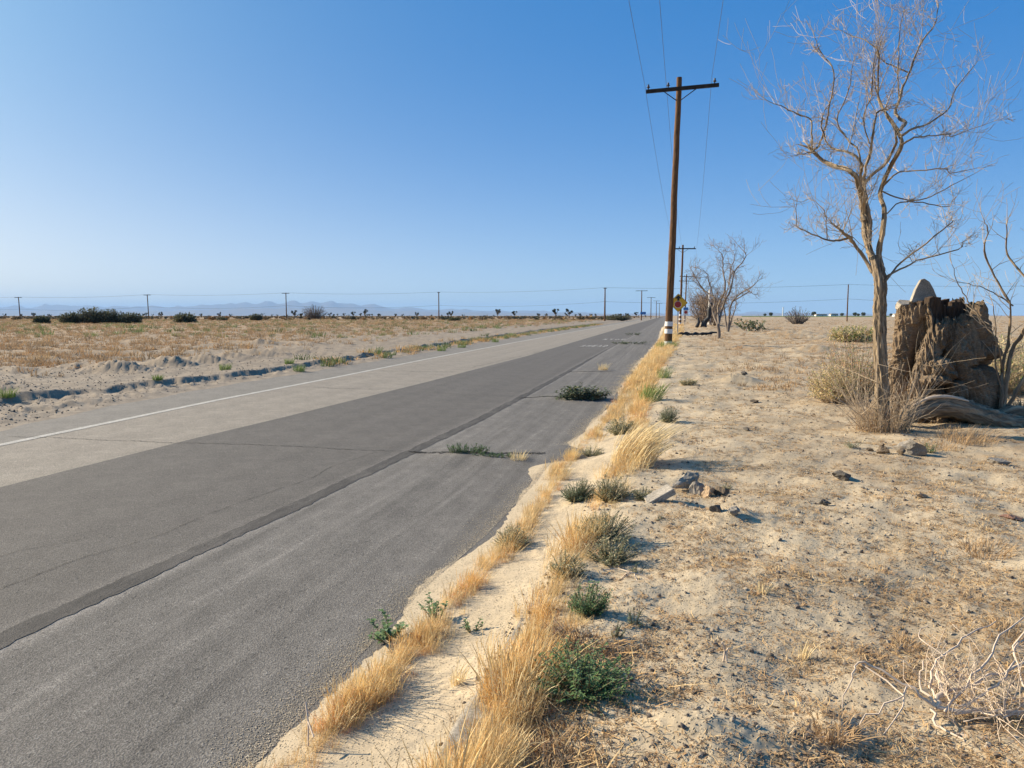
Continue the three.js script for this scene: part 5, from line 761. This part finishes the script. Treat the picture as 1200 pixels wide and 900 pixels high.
{ // dry grass of the plain both sides, and green fringe across the road
  const R = rngOf(900), field = [], green = [], fr = [];
  for (let k = 0; k < 46000; k++) { const d = 12 + 260 * Math.pow(R(), 1.7), x = xL(d) - 4 - (d * 1.08) * R(); const m = clamp(0.30 + 0.9 * fbm(x * 0.12, d * 0.12, 3) + 0.5 * n2(x * 0.7, d * 0.7)); if (R() > m * sstep(3, 9, xLedge(d) - x) + 0.03) continue; field.push([x, H(x, -d), -d, (0.5 + 0.8 * R()) * (1 + d * 0.008)]); }
  for (let k = 0; k < 17000; k++) { const d = 15 + 240 * Math.pow(R(), 1.8), x = 1.2 + (d * 0.66) * R(); const m = clamp(0.26 + 0.9 * fbm(x * 0.2, d * 0.2, 3)); if (R() > m) continue; field.push([x, H(x, -d), -d, (0.3 + 0.5 * R()) * (1 + d * 0.006)]); }
  const fg = [1, 2, 3].map(i => bladeClump(800 + i, 22, 0.17, 0.13, 0.1, 0.014, { out: 1.3 }));
  scatter('field_grass', fg, M.field, field, 85, [[0.48, 0.30, 0.145], [0.44, 0.285, 0.15], [0.40, 0.28, 0.16], [0.33, 0.23, 0.125], [0.52, 0.36, 0.19]]);
  for (let k = 0; k < 1500; k++) { const d = 22 + 120 * R(), x = xL(d) - 0.1 - 1.5 * R() * R() - 0.6 * R(); if (R() > clamp(0.3 + n2(d * 0.35, 7)) + 0.1) continue; (R() < 0.32 ? green : fr).push([x, H(x, -d), -d, 0.7 + 0.9 * R()]); }
  for (let k = 0; k < 1400; k++) { const d = 40 + 220 * R(), x = xL(d) - 6 - d * R(); green.push([x, H(x, -d), -d, 0.8 + 1.4 * R()]); }
  scatter('fringe_grass', fg, M.field, fr, 86, [[0.66, 0.42, 0.17], [0.55, 0.35, 0.15]]);
  scatter('green_fringe', [1, 2].map(i => bladeClump(820 + i, 30, 0.2, 0.2, 0.1, 0.02, { out: 1 })), M.field, green, 87, [[0.17, 0.23, 0.07], [0.13, 0.17, 0.06], [0.22, 0.24, 0.09]]);
}
[[-11.87, -11.36, 0.20, 'green tuft on the lumpy sand across the road'], [-11.8, -18.2, 0.22, 'brightest green tuft above the sand ledge'], [-11.5, -21.2, 0.2, 'green tuft at the lip of the sand ledge'], [-10.5, -19.9, 0.24, 'green tuft below the sand ledge by the pavement'], [-11.4, -14.9, 0.14, 'faint green tuft on the lumpy sand bank'], [-10.25, -33.3, 0.3, 'larger green tuft on the fringe across the road'], [-10.3, -37, 0.32, 'green clump on the fringe farther along the road'], [-10.35, -45, 0.3, 'green clump on the grassy fringe near the painted letters']].forEach(([x, z, h, l], i) => tuft('green_tuft', x, z, 850 + i, 160, h, h * 0.7, 0.1, M.greenGrass, l, 'green tufts across the road', { w: 0.008, out: 0.9 }));

// ------------------------------------------------------------------ far plain: Joshua trees, scrub, buildings, hills
{
  const spiky = (B, R, c, r, n) => { for (let k = 0; k < n; k++) { const d = V(R() - 0.5, R() - 0.35, R() - 0.5).normalize(), s = d.clone().cross(V(R(), R(), R())).normalize(); B.ribbon([c, c.clone().addScaledVector(d, r)], [r * 0.4, r * 0.1], s); } };
  const protos = [1, 2, 3].map(i => { const t = thing('joshua_tree', 'small dark Joshua tree on the far desert skyline', 'tree', [0, 0, 0], 0, 'Joshua trees on the skyline'), R = rngOf(i * 71), T = new Builder(), C = new Builder(); T.tube([V(0, -0.2, 0), V(0.1, 1.6, 0), V(0, 2.6, 0.1)], [0.28, 0.22, 0.18], 6, false); spiky(C, R, V(0, 2.9, 0.1), 0.9, 40); for (let k = 0; k < 4 + i; k++) { const a = R() * 6.28, m = V(Math.cos(a) * 0.9, 2.5 + R(), Math.sin(a) * 0.9), e = V(Math.cos(a) * 1.5, 3.4 + 1.6 * R(), Math.sin(a) * 1.5); T.tube([V(0.05, 1.8 + 0.7 * R(), 0), m, e], [0.17, 0.15, 0.13], 5, false); spiky(C, R, e, 0.85, 46); } part('trunk', T.geo(), M.twigGrey, t); part('crown', C.geo(), M.farGreen, t); return t; });
  const R = rngOf(990), first = [false, false, false];
  const marks = [[8, 0.9], [28, 0.8], [42, 1], [62, 0.7], [130, 1], [190, 1.2], [237, 0.9], [258, 1.1], [272, 0.8], [346, 1.5], [354, 0.8], [415, 1.2], [428, 1.6], [444, 0.9], [464, 0.8], [489, 1.1], [529, 1.3], [543, 0.7], [583, 1.6], [603, 1.3], [641, 0.9], [651, 1.7], [667, 1.8], [680, 0.8], [692, 0.8], [726, 0.9], [734, 0.9]];
  const az0 = YAW; const put = (u, s, D) => { const lat = (u - 600) / 864 * D, x = -Math.sin(az0) * D + Math.cos(az0) * lat, z = -Math.cos(az0) * D - Math.sin(az0) * lat, i = Math.floor(R() * 3), p = [x, H(x, z) - 0.1, z], tr = R() * 6.28; if (!first[i]) { first[i] = true; protos[i].position.set(...p); protos[i].rotation.y = tr; protos[i].scale.setScalar(s); } else copyOf(protos[i], p, tr, s); };
  for (const [u, s] of marks) put(u, s * 0.62, 430 + 60 * R());
  for (let k = 0; k < 70; k++) put(-30 + 790 * R(), 0.4 + 0.5 * R(), 520 + 500 * R());
  for (let i = 0; i < 3; i++) if (!first[i]) scene.remove(protos[i]);
  // scrub that merges into one dark band
  const list = [], list2 = []; for (let k = 0; k < 3800; k++) { const D = 220 + 1500 * R(), u = -60 + 830 * R(), lat = (u - 600) / 864 * D, x = -Math.sin(az0) * D + Math.cos(az0) * lat, z = -Math.cos(az0) * D - Math.sin(az0) * lat; if (x > xL(-z) - 6) continue; (R() < 0.4 ? list : list2).push([x, H(x, z) - 0.1, z, 0.5 + 1.1 * R()]); }
  const sg = [1, 2].map(i => { const Q = rngOf(i), B = new Builder(); for (let k = 0; k < 60; k++) { const d = V(Q() - 0.5, Q() * 0.6, Q() - 0.5).normalize(); B.ribbon([d.clone().multiplyScalar(0.1), d.clone().multiplyScalar(0.7 + 0.4 * Q())], [0.3, 0.2], V(-d.z, 0.2, d.x).normalize()); } return B.geo(); });
  scatter('distant_scrub', sg, M.litter, list, 88, [[0.085, 0.09, 0.055], [0.12, 0.115, 0.07]]);
  scatter('distant_dry_scrub', sg, M.litter, list2, 89, [[0.42, 0.28, 0.14], [0.34, 0.25, 0.14], [0.26, 0.21, 0.13]]);
}
{ // crops, sheds and trees on the far side of the field
  const at = (u, D) => { const lat = (u - 600) / 864 * D; return [-Math.sin(YAW) * D + Math.cos(YAW) * lat, -Math.cos(YAW) * D - Math.sin(YAW) * lat]; };
  { const a = at(868, 1100), b = at(1040, 1000), c = at(1040, 2600), d = at(868, 2600); const B = new Builder(); const q = [a, b, c, d].map(([x, z]) => B.v(x, 0.9, z)); const q0 = [a, b].map(([x, z]) => B.v(x, -0.2, z)); B.ix.push(q[0], q[1], q[2], q[0], q[2], q[3], q0[0], q0[1], q[1], q0[0], q[1], q[0]); structure('crop_field', B.geo(), M.crop); }
  for (const [u, D, w, h, l] of [[960, 1500, 22, 5, 'long white shed on the far edge of the field'], [975, 1600, 16, 6, 'white gabled shed beside the far trees'], [1050, 1500, 18, 6, 'pale shed seen past the stump']]) { const [x, z] = at(u, D), t = thing('farm_shed', l, 'shed', [x, 0, z], YAW); const wl = part('wall', new THREE.BoxGeometry(w, h * 0.7, 10), M.white, t); wl.position.y = h * 0.35; const s = new THREE.Shape(); s.moveTo(-w / 2 - 0.5, 0); s.lineTo(w / 2 + 0.5, 0); s.lineTo(w / 2 - 2, h * 0.3); s.lineTo(-w / 2 + 2, h * 0.3); const rf = part('roof', new THREE.ExtrudeGeometry(s, { depth: 11, bevelEnabled: false }), M.concrete, t); rf.position.set(0, h * 0.7 + 0.01, -5.5); const dr = part('door', new THREE.BoxGeometry(3, h * 0.5, 0.2), M.steel, t); dr.position.set(2, h * 0.25, 5.1); }
  const tower = (() => { const [x, z] = at(916, 1400), t = thing('tower', 'slender white tower on the far field horizon', 'tower', [x, 0, z]); const c = part('shaft', new THREE.CylinderGeometry(0.8, 1.1, 16, 10), M.white, t); c.position.y = 8; const h = part('head', new THREE.CylinderGeometry(1.2, 1.0, 1.6, 10), M.white, t); h.position.y = 16.8; return t; })(); void tower;
  const R = rngOf(77), proto = thing('field_tree', 'dark round tree at the far edge of the field', 'tree', [0, 0, 0], 0, 'trees at the far field edge'); { const T = new Builder(), C = new Builder(), Q = rngOf(5); T.tube([V(0, -0.3, 0), V(0, 3, 0)], [0.4, 0.3], 6, false); for (let k = 0; k < 320; k++) { const c = V(Q() - 0.5, Q() - 0.5, Q() - 0.5).normalize().multiplyScalar(3.4 * Math.cbrt(Q())); c.y = c.y * 0.8 + 4.4; const d = V(Q() - 0.5, Q() - 0.5, Q() - 0.5).normalize(); C.leaf(c, d, V(d.z, 0.6, -d.x).normalize(), 1.3, 1.0); } part('trunk', T.geo(), M.twigGrey, proto); part('crown', C.geo(), M.farGreen, proto); }
  [895, 902, 952, 985, 1000, 1004, 1010, 1024, 1031, 1042, 1085].forEach((u, i) => { const [x, z] = at(u, 1300 + 300 * R()), s = 0.8 + 0.7 * R(); if (!i) { proto.position.set(x, 0, z); proto.scale.setScalar(s); } else copyOf(proto, [x, 0, z], R() * 6, s); });
}
{ // hazy desert ranges
  const prof = table([[-300, 12], [0, 11], [120, 12], [200, 10.5], [240, 13], [270, 14], [300, 16.5], [340, 15], [370, 16], [400, 15.5], [430, 12.5], [470, 10], [520, 8.5], [580, 6.5], [640, 5.5], [700, 3.5], [760, 2], [820, 3], [900, 4.5], [980, 2.5], [1100, 1], [1400, 1]]);
  for (const [D, k, seed, name] of [[62000, 1, 3, 'mountains'], [46000, 0.55, 9, 'foothills']]) {
    const pos = [], ix = [], n = 420, m = 9; for (let i = 0; i <= n; i++) for (let j = 0; j <= m; j++) { const u = -260 + 1660 * i / n, f = j / m * 2 - 1, DD = D + f * 5000, lat = (u - 600) / 864 * DD, h = Math.max(0, (prof(u) * k + 1.2 * k * fbm(u * 0.018 + seed, 2, 4) * 2) / 864 * D) * Math.max(0, 1 - Math.abs(f) ** 1.3) * (1 + 0.35 * (f === 0 ? 0 : fbm(u * 0.03, f * 3 + seed, 3))); pos.push(-Math.sin(YAW) * DD + Math.cos(YAW) * lat, h - 4, -Math.cos(YAW) * DD - Math.sin(YAW) * lat); if (i && j) { const a = (i - 1) * (m + 1) + j - 1, b = a + m + 1; ix.push(a, b, a + 1, a + 1, b, b + 1); } }
    const g = new THREE.BufferGeometry(); g.setAttribute('position', new THREE.Float32BufferAttribute(pos, 3)); g.setIndex(ix); g.computeVertexNormals(); structure(name, g, M.hill);
  }
}
scene.fog = new THREE.FogExp2(new THREE.Color(0.42, 0.66, 1.0), 0.000022);
renderer.render(scene, camera);
